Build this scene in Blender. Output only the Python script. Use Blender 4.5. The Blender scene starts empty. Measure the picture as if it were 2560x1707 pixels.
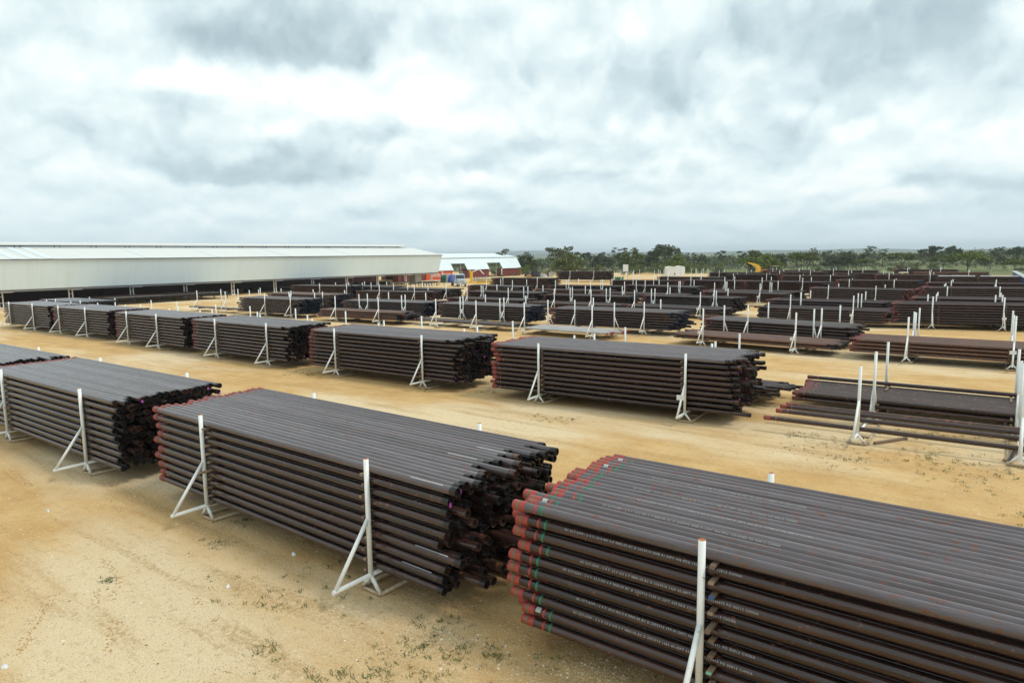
import bpy, math, random
import numpy as np
from mathutils import Vector, Matrix
random.seed(7); RNG = np.random.default_rng(7)
S = bpy.context.scene
COL = S.collection
R = math.radians

# ------------------------------------------------------------------ camera
CAM_F, CAM_P, CAM_R, CAM_A, CAM_H = 1670.4, 0.1268, -0.0145, 0.6313, 7.38   # px focal (2560 wide), pitch, roll, yaw, height
fwdh = Vector((-math.sin(CAM_A), math.cos(CAM_A), 0)); rgt = Vector((math.cos(CAM_A), math.sin(CAM_A), 0)); upv = Vector((0, 0, 1))
FW = fwdh*math.cos(CAM_P) - upv*math.sin(CAM_P); UP0 = fwdh*math.sin(CAM_P) + upv*math.cos(CAM_P)
RT = rgt*math.cos(CAM_R) + UP0*math.sin(CAM_R); UP = -rgt*math.sin(CAM_R) + UP0*math.cos(CAM_R)
cam = bpy.data.cameras.new('camera'); camo = bpy.data.objects.new('camera', cam); COL.objects.link(camo)
camo.matrix_world = Matrix(((RT.x, UP.x, -FW.x, 0), (RT.y, UP.y, -FW.y, 0), (RT.z, UP.z, -FW.z, CAM_H), (0, 0, 0, 1)))
cam.sensor_width = 36; cam.lens = 36*CAM_F/2560; cam.clip_end = 30000; cam.clip_start = 0.1
S.camera = camo
CAMP = Vector((0, 0, CAM_H))
def ray(x, y): return FW*CAM_F + RT*(x-1280) - UP*(y-853.5)
def at(x, y, z=0.0):
    d = ray(x, y); t = (z-CAM_H)/d.z; return CAMP + d*t
def atD(x, D):                       # ground point under picture column x at forward distance D
    d = fwdh*CAM_F + rgt*(x-1280); d = d/CAM_F*D; return Vector((d.x, d.y, 0))
def hor(x): return 640.6 - 0.01453*(x-1280)
def proj(P):
    d = Vector(P)-CAMP; q = d.dot(FW)
    return 1280+CAM_F*d.dot(RT)/q, 853.5-CAM_F*d.dot(UP)/q, q

# ------------------------------------------------------------------ render settings, world, sun
S.view_settings.view_transform = 'Standard'; S.view_settings.look = 'None'
S.view_settings.exposure = 0.28; S.view_settings.gamma = 1.0
S.render.engine = 'CYCLES'
try:
    S.cycles.max_bounces = 6; S.cycles.diffuse_bounces = 3; S.cycles.glossy_bounces = 3; S.cycles.transparent_max_bounces = 8
    S.cycles.volume_bounces = 0; S.cycles.use_denoising = True; S.cycles.sample_clamp_indirect = 4
except Exception: pass
SUN_EL, SUN_AZ = R(54), R(68)        # azimuth measured from +Y (away from camera rows) towards +X
W = bpy.data.worlds.new('World'); S.world = W; W.use_nodes = True
nt = W.node_tree; nt.nodes.clear()
def N(t, **k):
    n = nt.nodes.new(t)
    for a, b in k.items(): setattr(n, a, b)
    return n
def lk(a, b): nt.links.new(a, b)
def math_(op, a, b=None, clamp=False):
    n = N('ShaderNodeMath', operation=op, use_clamp=clamp)
    for i, v in enumerate((a, b)):
        if v is None: continue
        if isinstance(v, (int, float)): n.inputs[i].default_value = v
        else: lk(v, n.inputs[i])
    return n.outputs[0]
tc = N('ShaderNodeTexCoord'); gen = tc.outputs['Generated']
sep = N('ShaderNodeSeparateXYZ'); lk(gen, sep.inputs[0])
X_, Y_, Z_ = sep.outputs
sky = N('ShaderNodeTexSky', sky_type='NISHITA', sun_disc=False, sun_elevation=SUN_EL, sun_rotation=SUN_AZ)
# a flat cloud deck seen in perspective: direction / (height + small term)
zc = math_('ADD', math_('MAXIMUM', Z_, 0.0), 0.10)
px = math_('DIVIDE', X_, zc); py = math_('DIVIDE', Y_, zc)
cmb = N('ShaderNodeCombineXYZ'); lk(px, cmb.inputs[0]); lk(py, cmb.inputs[1])
def noise(scale, detail, rough, vec, dist=0.0):
    n = N('ShaderNodeTexNoise'); n.inputs['Scale'].default_value = scale; n.inputs['Detail'].default_value = detail
    n.inputs['Roughness'].default_value = rough; n.inputs['Distortion'].default_value = dist; lk(vec, n.inputs['Vector']); return n
n_big = noise(0.55, 8, 0.55, cmb.outputs[0], 0.3)
n_mid = noise(1.6, 8, 0.6, cmb.outputs[0], 0.2)
# azimuth / elevation about the camera heading, wobbled by noise for puffy edges
sx = math_('ADD', math_('MULTIPLY', X_, math.cos(CAM_A)), math_('MULTIPLY', Y_, math.sin(CAM_A)))
sy = math_('ADD', math_('MULTIPLY', X_, -math.sin(CAM_A)), math_('MULTIPLY', Y_, math.cos(CAM_A)))
az = math_('ARCTAN2', sx, sy); el = math_('ARCSINE', Z_)
wob = noise(5.0, 7, 0.6, gen); wsep = N('ShaderNodeSeparateColor'); lk(wob.outputs['Color'], wsep.inputs[0])
azw = math_('ADD', az, math_('MULTIPLY', math_('SUBTRACT', wsep.outputs[0], 0.5), 0.13))
elw = math_('ADD', el, math_('MULTIPLY', math_('SUBTRACT', wsep.outputs[1], 0.5), 0.075))
cmb2 = N('ShaderNodeCombineXYZ'); lk(azw, cmb2.inputs[0]); lk(elw, cmb2.inputs[1])
def blob(x, y, rx, ry, s):
    d = ray(x, y).normalized(); a0 = math.atan2(d.dot(rgt), d.dot(fwdh)); e0 = math.asin(d.z)
    k = 1.9/CAM_F; mp = N('ShaderNodeMapping'); fx, fy = 1/(rx*k), 1/(ry*k)
    mp.inputs['Scale'].default_value = (fx, fy, 1); mp.inputs['Location'].default_value = (-a0*fx, -e0*fy, 0); lk(cmb2.outputs[0], mp.inputs[0])
    g = N('ShaderNodeTexGradient', gradient_type='QUADRATIC_SPHERE'); lk(mp.outputs[0], g.inputs[0])
    return math_('MULTIPLY', g.outputs['Fac'], s)
acc = None
for b in [(580, 50, 290, 115, 1.1), (780, 120, 120, 60, .6), (2180, 110, 330, 120, 1.0), (2000, 30, 240, 70, .5), (1540, 230, 210, 85, .75), (1180, 60, 230, 80, .4),
          (600, 390, 230, 55, .85), (930, 330, 170, 40, .75), (1250, 355, 150, 45, .8), (760, 440, 300, 40, .65), (1450, 430, 300, 30, .5), (1560, 565, 480, 30, .8), (1300, 530, 260, 25, .5),
          (2350, 450, 330, 45, .5), (1900, 400, 260, 40, .35), (2300, 560, 300, 25, .4)]:
    g = blob(*b); acc = g if acc is None else math_('ADD', acc, g)
brt = None
for b in [(440, 215, 130, 50, 1.0), (850, 220, 190, 70, .8), (1580, 70, 150, 70, .45), (1080, 200, 120, 60, .8), (1060, 300, 60, 26, .8), (1200, 430, 90, 35, .7), (2110, 330, 70, 30, .8), (1650, 410, 110, 40, .6), (1150, 500, 120, 22, .6), (2000, 470, 300, 26, .5), (2200, 500, 160, 22, .6)]:
    g = blob(*b); brt = g if brt is None else math_('ADD', brt, g)
def ramp(v, stops, inter='LINEAR'):
    r = N('ShaderNodeValToRGB'); cr = r.color_ramp; cr.interpolation = inter
    while len(cr.elements) < len(stops): cr.elements.new(.5)
    for e, (p_, c) in zip(cr.elements, stops): e.position = p_; e.color = (*c, 1)
    lk(v, r.inputs[0]); return r.outputs[0]
# puffy relief: density in log-elevation space, lit from above
azp = math_('ADD', az, math_('MULTIPLY', math_('SUBTRACT', wsep.outputs[0], 0.5), 0.10)); elp = math_('ADD', el, math_('MULTIPLY', math_('SUBTRACT', wsep.outputs[1], 0.5), 0.05))
el2 = math_('MULTIPLY', math_('LOGARITHM', math_('ADD', math_('MAXIMUM', elp, 0.0), 0.12), 2.718), 2.0)
def puff(dy, det):
    q = N('ShaderNodeCombineXYZ'); lk(math_('MULTIPLY', azp, 5.2), q.inputs[0]); lk(math_('ADD', el2, dy), q.inputs[1]); return noise(1.15, det, .50, q.outputs[0]).outputs['Fac']
p0, p1 = puff(0, 9), puff(.20, 5)
relief = math_('SUBTRACT', p1, p0)
def puff2(dy, det):
    q = N('ShaderNodeCombineXYZ'); lk(math_('MULTIPLY', azp, 15.0), q.inputs[0]); lk(math_('MULTIPLY', math_('ADD', el2, dy), 3.0), q.inputs[1]); return noise(1.0, det, .52, q.outputs[0]).outputs['Fac']
q0 = puff2(0, 6)
def billow(dy, k, det):                         # heaped, cauliflower-like cells
    q = N('ShaderNodeCombineXYZ'); lk(math_('MULTIPLY', azc, 5.2*k), q.inputs[0]); lk(math_('MULTIPLY', math_('ADD', elc, dy), k), q.inputs[1])
    v_ = N('ShaderNodeTexVoronoi', voronoi_dimensions='2D', feature='SMOOTH_F1'); v_.inputs['Scale'].default_value = 1.0; v_.inputs['Detail'].default_value = det; v_.inputs['Roughness'].default_value = .45; v_.inputs['Lacunarity'].default_value = 2.1; v_.inputs['Smoothness'].default_value = .25
    lk(q.outputs[0], v_.inputs['Vector']); return math_('SUBTRACT', 1.0, v_.outputs['Distance'])
wb = noise(9.0, 5, .6, gen); wb2 = N('ShaderNodeSeparateColor'); lk(wb.outputs['Color'], wb2.inputs[0])
azc = math_('ADD', azp, math_('MULTIPLY', math_('SUBTRACT', wb2.outputs[0], .5), .10)); elc = math_('ADD', el2, math_('MULTIPLY', math_('SUBTRACT', wb2.outputs[1], .5), .45))
h0, h1 = billow(0, 1.5, 3), billow(.16, 1.5, 2)
rel2 = math_('SUBTRACT', h1, h0)
relief = math_('ADD', math_('MULTIPLY', relief, .8), math_('MULTIPLY', rel2, .38))
nb = math_('SUBTRACT', n_big.outputs['Fac'], 0.5)
def sstep(v, a, b):
    r = N('ShaderNodeMapRange', interpolation_type='SMOOTHSTEP'); r.inputs[1].default_value = a; r.inputs[2].default_value = b; lk(v, r.inputs[0]); return r.outputs[0]
fluff = math_('ADD', math_('MULTIPLY', math_('SUBTRACT', p0, .5), 1.0), math_('MULTIPLY', math_('SUBTRACT', q0, .5), .42))
base_ = sstep(math_('ADD', acc, fluff), .18, .60)
lit_ = sstep(math_('ADD', brt, math_('MULTIPLY', fluff, -1.0)), .14, .54)
dark = math_('ADD', math_('ADD', 0.31, math_('MULTIPLY', nb, 0.35)), math_('MULTIPLY', relief, 1.5))
dark = math_('ADD', dark, math_('MULTIPLY', base_, 0.36))
dark = math_('SUBTRACT', dark, math_('MULTIPLY', lit_, 0.34), True)
cloudc = ramp(dark, [(0.0, (1.0, 1.015, .985)), (0.22, (.85, .94, .94)), (0.5, (.675, .80, .825)), (0.75, (.52, .64, .685)), (1.0, (.41, .52, .57))])
# thin veil of pale blue low down
low = math_('SUBTRACT', 1.0, math_('DIVIDE', math_('MAXIMUM', Z_, 0.0), 0.20), True)
hz = N('ShaderNodeMix', data_type='RGBA'); lk(math_('MULTIPLY', math_('MULTIPLY', low, low), 0.85), hz.inputs['Factor']); lk(cloudc, hz.inputs[6]); hz.inputs[7].default_value = (.62, .76, .82, 1)
# clear blue gaps where the deck thins out
skys = N('ShaderNodeMix', data_type='RGBA', blend_type='MULTIPLY'); skys.inputs['Factor'].default_value = 1; lk(sky.outputs[0], skys.inputs[6]); skys.inputs[7].default_value = (.12, .12, .12, 1)
cover = math_('ADD', 0.86, math_('MULTIPLY', n_big.outputs['Fac'], 0.2), True)
fin = N('ShaderNodeMix', data_type='RGBA'); lk(cover, fin.inputs['Factor']); lk(skys.outputs[2], fin.inputs[6]); lk(hz.outputs[2], fin.inputs[7])
up_ = N('ShaderNodeMix', data_type='RGBA', blend_type='MULTIPLY'); up_.inputs['Factor'].default_value = 1; lk(fin.outputs[2], up_.inputs[6]); up_.inputs[7].default_value = (9.3, 9.3, 9.3, 1); up_.clamp_result = False
bg = N('ShaderNodeBackground'); bg.inputs['Strength'].default_value = 0.1; lk(up_.outputs[2], bg.inputs[0])
wo = N('ShaderNodeOutputWorld'); lk(bg.outputs[0], wo.inputs[0])
try: W.cycles.sampling_method = 'MANUAL'; W.cycles.sample_map_resolution = 512
except Exception: pass
sl = bpy.data.lights.new('sun', 'SUN'); sl.energy = 1.5; sl.angle = R(14); sl.color = (1, .95, .86)
so = bpy.data.objects.new('sun', sl); COL.objects.link(so)
sd = Vector((math.cos(SUN_EL)*math.sin(SUN_AZ), math.cos(SUN_EL)*math.cos(SUN_AZ), math.sin(SUN_EL)))
so.rotation_euler = sd.to_track_quat('Z', 'Y').to_euler(); so.location = (0, 0, 60)

# ------------------------------------------------------------------ materials
MATS = {}
class MT:
    def __init__(s, name, rough=.7, spec=.5, metal=0.0):
        s.m = bpy.data.materials.new(name); s.m.use_nodes = True; s.t = s.m.node_tree; s.b = s.t.nodes['Principled BSDF']
        s.b.inputs['Roughness'].default_value = rough; s.b.inputs['Specular IOR Level'].default_value = spec; s.b.inputs['Metallic'].default_value = metal
        MATS[name] = s.m
    def n(s, t, **k):
        x = s.t.nodes.new(t)
        for a, b in k.items(): setattr(x, a, b)
        return x
    def l(s, a, b): s.t.links.new(a, b)
    def coord(s, kind='Object', scale=(1, 1, 1)):
        c = s.n('ShaderNodeTexCoord'); m = s.n('ShaderNodeMapping'); m.inputs['Scale'].default_value = scale; s.l(c.outputs[kind], m.inputs[0]); return m.outputs[0]
    def wpos(s, scale=(1, 1, 1)):
        c = s.n('ShaderNodeNewGeometry'); m = s.n('ShaderNodeMapping'); m.inputs['Scale'].default_value = scale; s.l(c.outputs['Position'], m.inputs[0]); return m.outputs[0]
    def noise(s, vec, scale, detail=4, rough=.55):
        x = s.n('ShaderNodeTexNoise'); x.inputs['Scale'].default_value = scale; x.inputs['Detail'].default_value = detail; x.inputs['Roughness'].default_value = rough; s.l(vec, x.inputs['Vector']); return x.outputs['Fac']
    def ramp(s, v, stops, inter='LINEAR'):
        r = s.n('ShaderNodeValToRGB'); cr = r.color_ramp; cr.interpolation = inter
        while len(cr.elements) < len(stops): cr.elements.new(.5)
        for e, (p_, c) in zip(cr.elements, stops):
            e.position = p_; e.color = (*c, 1) if len(c) == 3 else c
        s.l(v, r.inputs[0]); return r.outputs[0]
    def val(s, v, a, b):
        r = s.n('ShaderNodeMapRange'); r.inputs['From Min'].default_value = a; r.inputs['From Max'].default_value = b; s.l(v, r.inputs[0]); return r.outputs[0]
    def mix(s, f, a, b, mode='MIX'):
        x = s.n('ShaderNodeMix', data_type='RGBA', blend_type=mode)
        for i, v in ((0, f), (6, a), (7, b)):
            if isinstance(v, (int, float)): x.inputs[i].default_value = v
            elif isinstance(v, tuple): x.inputs[i].default_value = (*v, 1)
            else: s.l(v, x.inputs[i])
        return x.outputs[2]
    def math(s, op, a, b=0.0, clamp=False):
        x = s.n('ShaderNodeMath', operation=op, use_clamp=clamp)
        for i, v in enumerate((a, b)):
            if isinstance(v, (int, float)): x.inputs[i].default_value = v
            else: s.l(v, x.inputs[i])
        return x.outputs[0]
    def rnd(s):
        o = s.n('ShaderNodeObjectInfo'); g = s.n('ShaderNodeNewGeometry')
        return s.math('FRACT', s.math('ADD', s.math('MULTIPLY', o.outputs['Random'], 7.13), g.outputs['Random Per Island']))
    def col(s, c):
        if isinstance(c, tuple): s.b.inputs['Base Color'].default_value = (*c, 1)
        else: s.l(c, s.b.inputs['Base Color'])
        return s
    def roughv(s, v): s.l(v, s.b.inputs['Roughness']); return s
    def bump(s, h, strength, dist=.02):
        x = s.n('ShaderNodeBump'); x.inputs['Strength'].default_value = strength; x.inputs['Distance'].default_value = dist; s.l(h, x.inputs['Height']); s.l(x.outputs[0], s.b.inputs['Normal']); return s

def weathered(name, c, c2, rough=.5, sc=6, rust=None, amt=.62, spec=.4, metal=0):
    m = MT(name, rough, spec, metal); v = m.wpos()
    base = m.mix(m.noise(v, sc, 5), c, c2)
    if rust: base = m.mix(m.ramp(m.noise(v, 9, 6, .7), [(amt, (0, 0, 0)), (amt+.06, (1, 1, 1))]), base, rust)
    return m.col(base)
def muddy(name, c, c2, rust, amt):
    m = weathered(name, c, c2, .5, 3, rust, amt); prev = m.b.inputs['Base Color'].links[0].from_socket
    g = m.n('ShaderNodeNewGeometry'); sp = m.n('ShaderNodeSeparateXYZ'); m.l(g.outputs['Position'], sp.inputs[0])
    h = m.math('ADD', sp.outputs[2], m.math('MULTIPLY', m.noise(m.wpos(), 11, 4), -.5))
    m.col(m.mix(m.ramp(m.math('ADD', h, .2), [(.0, (.85, .85, .85)), (.22, (0, 0, 0))]), prev, (.40, .27, .13)))
def pipe_mat(name, a, b, rust, amt, rough=(.32, .5), spec=.55):
    m = MT(name, .4, spec); v = m.wpos(); r = m.rnd()
    long_ = m.wpos((.25, 3, 3))
    base = m.mix(r, a, b)
    base = m.mix(m.math('MULTIPLY', m.ramp(m.noise(long_, 3.0, 6, .7), [(.48, (0, 0, 0)), (.66, (1, 1, 1))]), .7), base, tuple(x*1.35+.004 for x in b) if b[0] < .06 else (a[0]*.55, a[1]*.45, a[2]*.42))
    # rust blooms of uneven size
    f1 = m.ramp(m.noise(v, 7.0, 6, .68), [(amt, (0, 0, 0)), (amt+.05, (1, 1, 1))])
    f2 = m.ramp(m.noise(v, 1.1, 3, .6), [(.40, (0, 0, 0)), (.58, (1, 1, 1))])
    base = m.mix(m.math('MULTIPLY', f1, f2), base, rust)
    m.col(base); m.roughv(m.math('ADD', m.val(m.noise(long_, 5, 4), 0, 1), 0)) if 0 else None
    rr = m.n('ShaderNodeMapRange'); rr.inputs[3].default_value = rough[0]; rr.inputs[4].default_value = rough[1]; m.l(m.noise(long_, 6, 4), rr.inputs[0]); m.roughv(rr.outputs[0])
    return m
pipe_mat('varnished_steel', (.0155, .0070, .0056), (.046, .0225, .0180), (.16, .058, .03), .60, (.07, .20), .6)
pipe_mat('weathered_varnish', (.066, .051, .053), (.135, .115, .124), (.13, .048, .028), .555, (.12, .26), .65)  # paler varnish for top layers: sky sheen painted into the base colour
pipe_mat('rusty_steel', (.075, .036, .022), (.13, .06, .034), (.22, .09, .04), .54, (.35, .55), .6)
pipe_mat('dark_rusty_steel', (.020, .011, .008), (.052, .026, .018), (.18, .07, .035), .57, (.15, .38), .5)
pipe_mat('grey_steel', (.34, .34, .33), (.42, .42, .41), (.25, .16, .1), .66, (.4, .6), .5)
weathered('red_paint', (.39, .060, .042), (.25, .040, .03), .45, 14, (.07, .025, .02), .60)
weathered('faded_red_paint', (.20, .055, .048), (.11, .035, .03), .6, 14, (.09, .04, .035), .56)
weathered('orange_red_paint', (.27, .052, .035), (.20, .04, .028), .5, 14, (.06, .04, .03), .62)
weathered('green_paint', (.02, .20, .10), (.03, .14, .07), .55, 20)
weathered('black_plastic', (.006, .006, .007), (.022, .017, .015), .30, 4)
weathered('blue_black_plastic', (.012, .03, .06), (.008, .015, .03), .4, 5)
weathered('magenta_tag', (.45, .06, .42), (.5, .10, .48), .6, 5)
weathered('white_stencil', (.58, .58, .56), (.22, .22, .215), .7, 22)
muddy('white_rack_paint', (.82, .85, .84), (.74, .76, .73), (.36, .20, .11), .64)
muddy('rusty_rack_paint', (.66, .65, .58), (.52, .48, .39), (.32, .16, .08), .58)
weathered('rust_orange', (.45, .17, .06), (.33, .12, .05), .8, 20)
weathered('timber', (.24, .17, .11), (.13, .09, .065), .85, 12)
weathered('pale_timber', (.36, .27, .17), (.22, .16, .10), .85, 12)
weathered('blue_spray', (.03, .09, .28), (.04, .12, .3), .7, 12)
weathered('mint_spray', (.2, .5, .36), (.25, .52, .4), .7, 12)
weathered('black_rubber', (.02, .02, .02), (.03, .03, .03), .8, 6)
weathered('dark_steel', (.035, .032, .03), (.06, .05, .045), .55, 5)
weathered('white_paint', (.78, .79, .77), (.70, .71, .69), .5, 1)
weathered('yellow_paint', (.80, .47, .012), (.72, .40, .012), .4, 4)
weathered('orange_paint', (.68, .20, .02), (.55, .15, .02), .45, 4)
weathered('cream_paint', (.68, .55, .33), (.58, .46, .27), .5, 4)
weathered('pale_blue_paint', (.50, .57, .66), (.42, .48, .56), .35, 2)
weathered('navy_trim', (.03, .055, .12), (.04, .07, .14), .5, 2)
weathered('blue_sheet', (.03, .075, .28), (.04, .09, .32), .5, 2)
weathered('grey_sheet', (.42, .44, .44), (.34, .36, .36), .5, 2)
weathered('green_sheet', (.015, .10, .07), (.02, .13, .08), .5, 2)
weathered('container_red', (.20, .045, .04), (.15, .035, .032), .6, 1)
weathered('container_orange', (.62, .10, .03), (.52, .08, .03), .6, 1)
weathered('brown_door', (.10, .035, .03), (.14, .05, .04), .6, 2)
weathered('tan_box', (.45, .25, .10), (.38, .2, .08), .7, 2)
weathered('bark', (.16, .12, .085), (.10, .075, .055), .9, 3)
weathered('concrete', (.45, .42, .37), (.36, .33, .29), .9, 3)
weathered('clod_soil', (.47, .30, .125), (.36, .225, .10), .95, 20)
gl = MT('window_glass', .08, .6); gl.col((.03, .04, .045))
# sheet metal roofs: fine corrugation as relief
for nm, c in (('roof_sheet', (.66, .68, .66)), ('fascia_sheet', (.71, .84, .90)), ('bluish_roof', (.68, .78, .82))):
    m = MT(nm, .65, .3); v = m.wpos()
    st = m.ramp(m.noise(m.wpos((.02, 1.6, .12)), 1.0, 6, .65), [(.50, (0, 0, 0)), (.70, (1, 1, 1))])
    m.col(m.mix(m.math('MULTIPLY', st, .18), m.mix(m.noise(m.wpos((.02, .12, .05)), 1.2, 5), c, tuple(x*.95 for x in c)), (c[0]*.72, c[1]*.68, c[2]*.60)))
    wv = m.n('ShaderNodeTexWave', wave_type='BANDS', bands_direction='Y'); wv.inputs['Scale'].default_value = 1.6; m.l(v, wv.inputs[0]); m.bump(wv.outputs['Fac'], .25, .03)
# leaves
for nm, a, b in (('leaf_olive', (.095, .115, .028), (.14, .155, .04)), ('leaf_bright', (.10, .14, .022), (.15, .18, .035)), ('leaf_dark', (.058, .075, .030), (.09, .11, .045)),
                 ('leaf_grey', (.09, .105, .05), (.13, .14, .075)), ('leaf_wood', (.075, .09, .038), (.11, .125, .055)), ('leaf_brown', (.12, .085, .045), (.09, .075, .03))):
    m = MT(nm, .6, .25); g = m.n('ShaderNodeNewGeometry'); m.col(m.mix(g.outputs['Random Per Island'], a, b))
m = MT('grass_blade', .7, .2); g = m.n('ShaderNodeNewGeometry'); m.col(m.mix(g.outputs['Random Per Island'], (.05, .10, .02), (.15, .17, .055)))
# yard ground: tan sand, pale gravel drifts, orange tracks, pebbles
m = MT('yard_sand', .95, .12)
v = m.wpos()
mp_ = m.n('ShaderNodeMapping'); mp_.inputs['Location'].default_value = (9.0, 31.0, 0); m.l(m.wpos((.35, .8, 1)), mp_.inputs[0]); n1 = m.noise(mp_.outputs[0], .16, 6, .6); n2 = m.noise(v, .55, 8, .65); n3 = m.noise(v, 26, 6, .75); n4 = m.noise(m.wpos((.12, 1.1, 1)), 1.1, 5, .6); n5 = m.noise(v, 4.5, 7, .7)
n6 = m.noise(v, 9, 5, .7); n7 = m.noise(v, 90, 3, .6)
base = m.mix(m.ramp(n2, [(.38, (0, 0, 0)), (.62, (1, 1, 1))]), (.575, .350, .128), (.675, .450, .195))
base = m.mix(m.ramp(n1, [(.46, (0, 0, 0)), (.60, (1, 1, 1))]), base, (.765, .615, .39))                # gravel drifts
base = m.mix(m.math('MULTIPLY', m.math('MULTIPLY', m.ramp(n4, [(.52, (0, 0, 0)), (.62, (1, 1, 1))]), m.ramp(n6, [(.40, (0, 0, 0)), (.56, (1, 1, 1))])), .7), base, (.44, .27, .105))   # wheel-packed streaks
base = m.mix(m.math('MULTIPLY', m.ramp(n5, [(.54, (0, 0, 0)), (.64, (1, 1, 1))]), .4), base, (.36, .225, .105))
base = m.mix(m.math('MULTIPLY', m.ramp(n6, [(.55, (0, 0, 0)), (.66, (1, 1, 1))]), .45), base, (.68, .56, .38))
base = m.mix(m.math('MULTIPLY', m.ramp(n3, [(.36, (1, 1, 1)), (.45, (0, 0, 0))]), .75), base, (.25, .165, .09))
base = m.mix(m.math('MULTIPLY', m.ramp(n3, [(.56, (0, 0, 0)), (.66, (1, 1, 1))]), .7), base, (.78, .67, .48))
base = m.mix(m.math('MULTIPLY', m.ramp(n7, [(.38, (1, 1, 1)), (.46, (0, 0, 0))]), .5), base, (.28, .18, .10))
m.col(base); m.bump(m.math('ADD', m.math('MULTIPLY', n3, .5), m.math('ADD', n5, m.math('MULTIPLY', n6, .6))), .7, .06)
m = MT('field_grass', .95, .1); v = m.wpos()
base = m.mix(m.ramp(m.noise(v, .03, 6, .6), [(.35, (0, 0, 0)), (.65, (1, 1, 1))]), (.13, .155, .055), (.22, .225, .11))
base = m.mix(m.ramp(m.noise(v, .25, 6, .7), [(.45, (0, 0, 0)), (.62, (1, 1, 1))]), base, (.09, .12, .04))
base = m.mix(m.ramp(m.noise(v, .012, 3, .6), [(.62, (0, 0, 0)), (.70, (1, 1, 1))]), base, (.38, .29, .17))
m.col(base); m.bump(m.noise(v, 1.2, 6, .7), .8, .3)
m = MT('far_forest', .95, .1); m.col(m.mix(m.noise(m.wpos(), .01, 5, .6), (.05, .075, .035), (.09, .11, .05)))

# ------------------------------------------------------------------ mesh helpers
class MB:
    def __init__(s): s.v = []; s.f = []; s.mi = []; s.k = 0; s.sm = []
    def add(s, vs, fs, mi=0, smooth=False):
        s.v += [tuple(p) for p in vs]; s.f += [tuple(i+s.k for i in f) for f in fs]; s.mi += [mi]*len(fs); s.sm += [smooth]*len(fs); s.k += len(vs)
    def box(s, c, d, mi=0, rz=0.0, ch=0.0):
        cx, cy, cz = c; hx, hy, hz = d[0]/2, d[1]/2, d[2]/2; P = []
        for z in (-hz, hz):
            for x, y in ((-hx, -hy), (hx, -hy), (hx, hy), (-hx, hy)):
                P.append((cx+x*math.cos(rz)-y*math.sin(rz), cy+x*math.sin(rz)+y*math.cos(rz), cz+z))
        s.add(P, [(3, 2, 1, 0), (4, 5, 6, 7), (0, 1, 5, 4), (1, 2, 6, 5), (2, 3, 7, 6), (3, 0, 4, 7)], mi)
    def tube(s, p0, p1, r0, r1=None, n=10, mi=0, cap=True, capmi=None):
        p0 = Vector(p0); p1 = Vector(p1); r1 = r0 if r1 is None else r1
        d = (p1-p0).normalized(); a = d.orthogonal().normalized(); b = d.cross(a)
        P = []
        for p, r in ((p0, r0), (p1, r1)):
            for i in range(n):
                t = 2*math.pi*i/n; P.append(p + (a*math.cos(t)+b*math.sin(t))*r)
        s.add(P, [(i, (i+1) % n, n+(i+1) % n, n+i) for i in range(n)], mi, True)
        if cap:
            k = s.k-2*n
            s.f += [tuple(k+i for i in reversed(range(n))), tuple(k+n+i for i in range(n))]; s.mi += [mi if capmi is None else capmi]*2; s.sm += [False]*2
    def lathe(s, prof, n=16, mi=0, axis='X', smooth=True):            # prof: [(along, radius)]
        P = []
        for (x, r) in prof:
            for i in range(n):
                t = 2*math.pi*i/n; c, q = math.cos(t)*r, math.sin(t)*r
                P.append((x, c, q) if axis == 'X' else (c, q, x))
        F = []
        for j in range(len(prof)-1):
            for i in range(n): F.append((j*n+i, j*n+(i+1) % n, (j+1)*n+(i+1) % n, (j+1)*n+i) if axis != 'X' else (j*n+i, (j+1)*n+i, (j+1)*n+(i+1) % n, j*n+(i+1) % n))
        s.add(P, F, mi, smooth)
    def prism(s, poly, axis_from, axis_to, fn, mi=0):                 # poly in 2-D, fn(a, b, t) -> point
        n = len(poly); P = [fn(a, b, axis_from) for a, b in poly] + [fn(a, b, axis_to) for a, b in poly]
        s.add(P, [(i, (i+1) % n, n+(i+1) % n, n+i) for i in range(n)] + [tuple(reversed(range(n))), tuple(range(n, 2*n))], mi)
    def mesh(s, name, mats):
        me = bpy.data.meshes.new(name); me.from_pydata(s.v, [], s.f)
        for q in mats: me.materials.append(MATS[q])
        me.polygons.foreach_set('material_index', s.mi); me.polygons.foreach_set('use_smooth', s.sm); me.update()
        return me
def link(name, me, parent=None, loc=None, rz=None, scale=None):
    o = bpy.data.objects.new(name, me); COL.objects.link(o)
    if parent is not None: o.parent = parent
    if loc is not None: o.location = loc
    if rz is not None: o.rotation_euler = (0, 0, rz)
    if scale is not None: o.scale = scale
    return o
def tag(o, label, cat, group=None, kind=None):
    o['label'] = label; o['category'] = cat
    if group: o['group'] = group
    if kind: o['kind'] = kind
    return o
def empty(name, label, cat, loc=(0, 0, 0), rz=0, group=None):
    o = link(name, None, None, loc, rz); o.empty_display_size = .2; return tag(o, label, cat, group)
def part(name, parent, mb, mats, loc=None, rz=None): return link(name, mb.mesh(name, mats), parent, loc, rz)
ORD = ['top', 'second', 'third', 'fourth', 'fifth', 'sixth', 'seventh', 'eighth', 'ninth', 'tenth', 'eleventh', 'twelfth', 'thirteenth', 'fourteenth', 'fifteenth', 'sixteenth', 'seventeenth', 'eighteenth', 'nineteenth', 'twentieth', 'twenty-first']
ORD1 = ['first']+ORD[1:]

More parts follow.
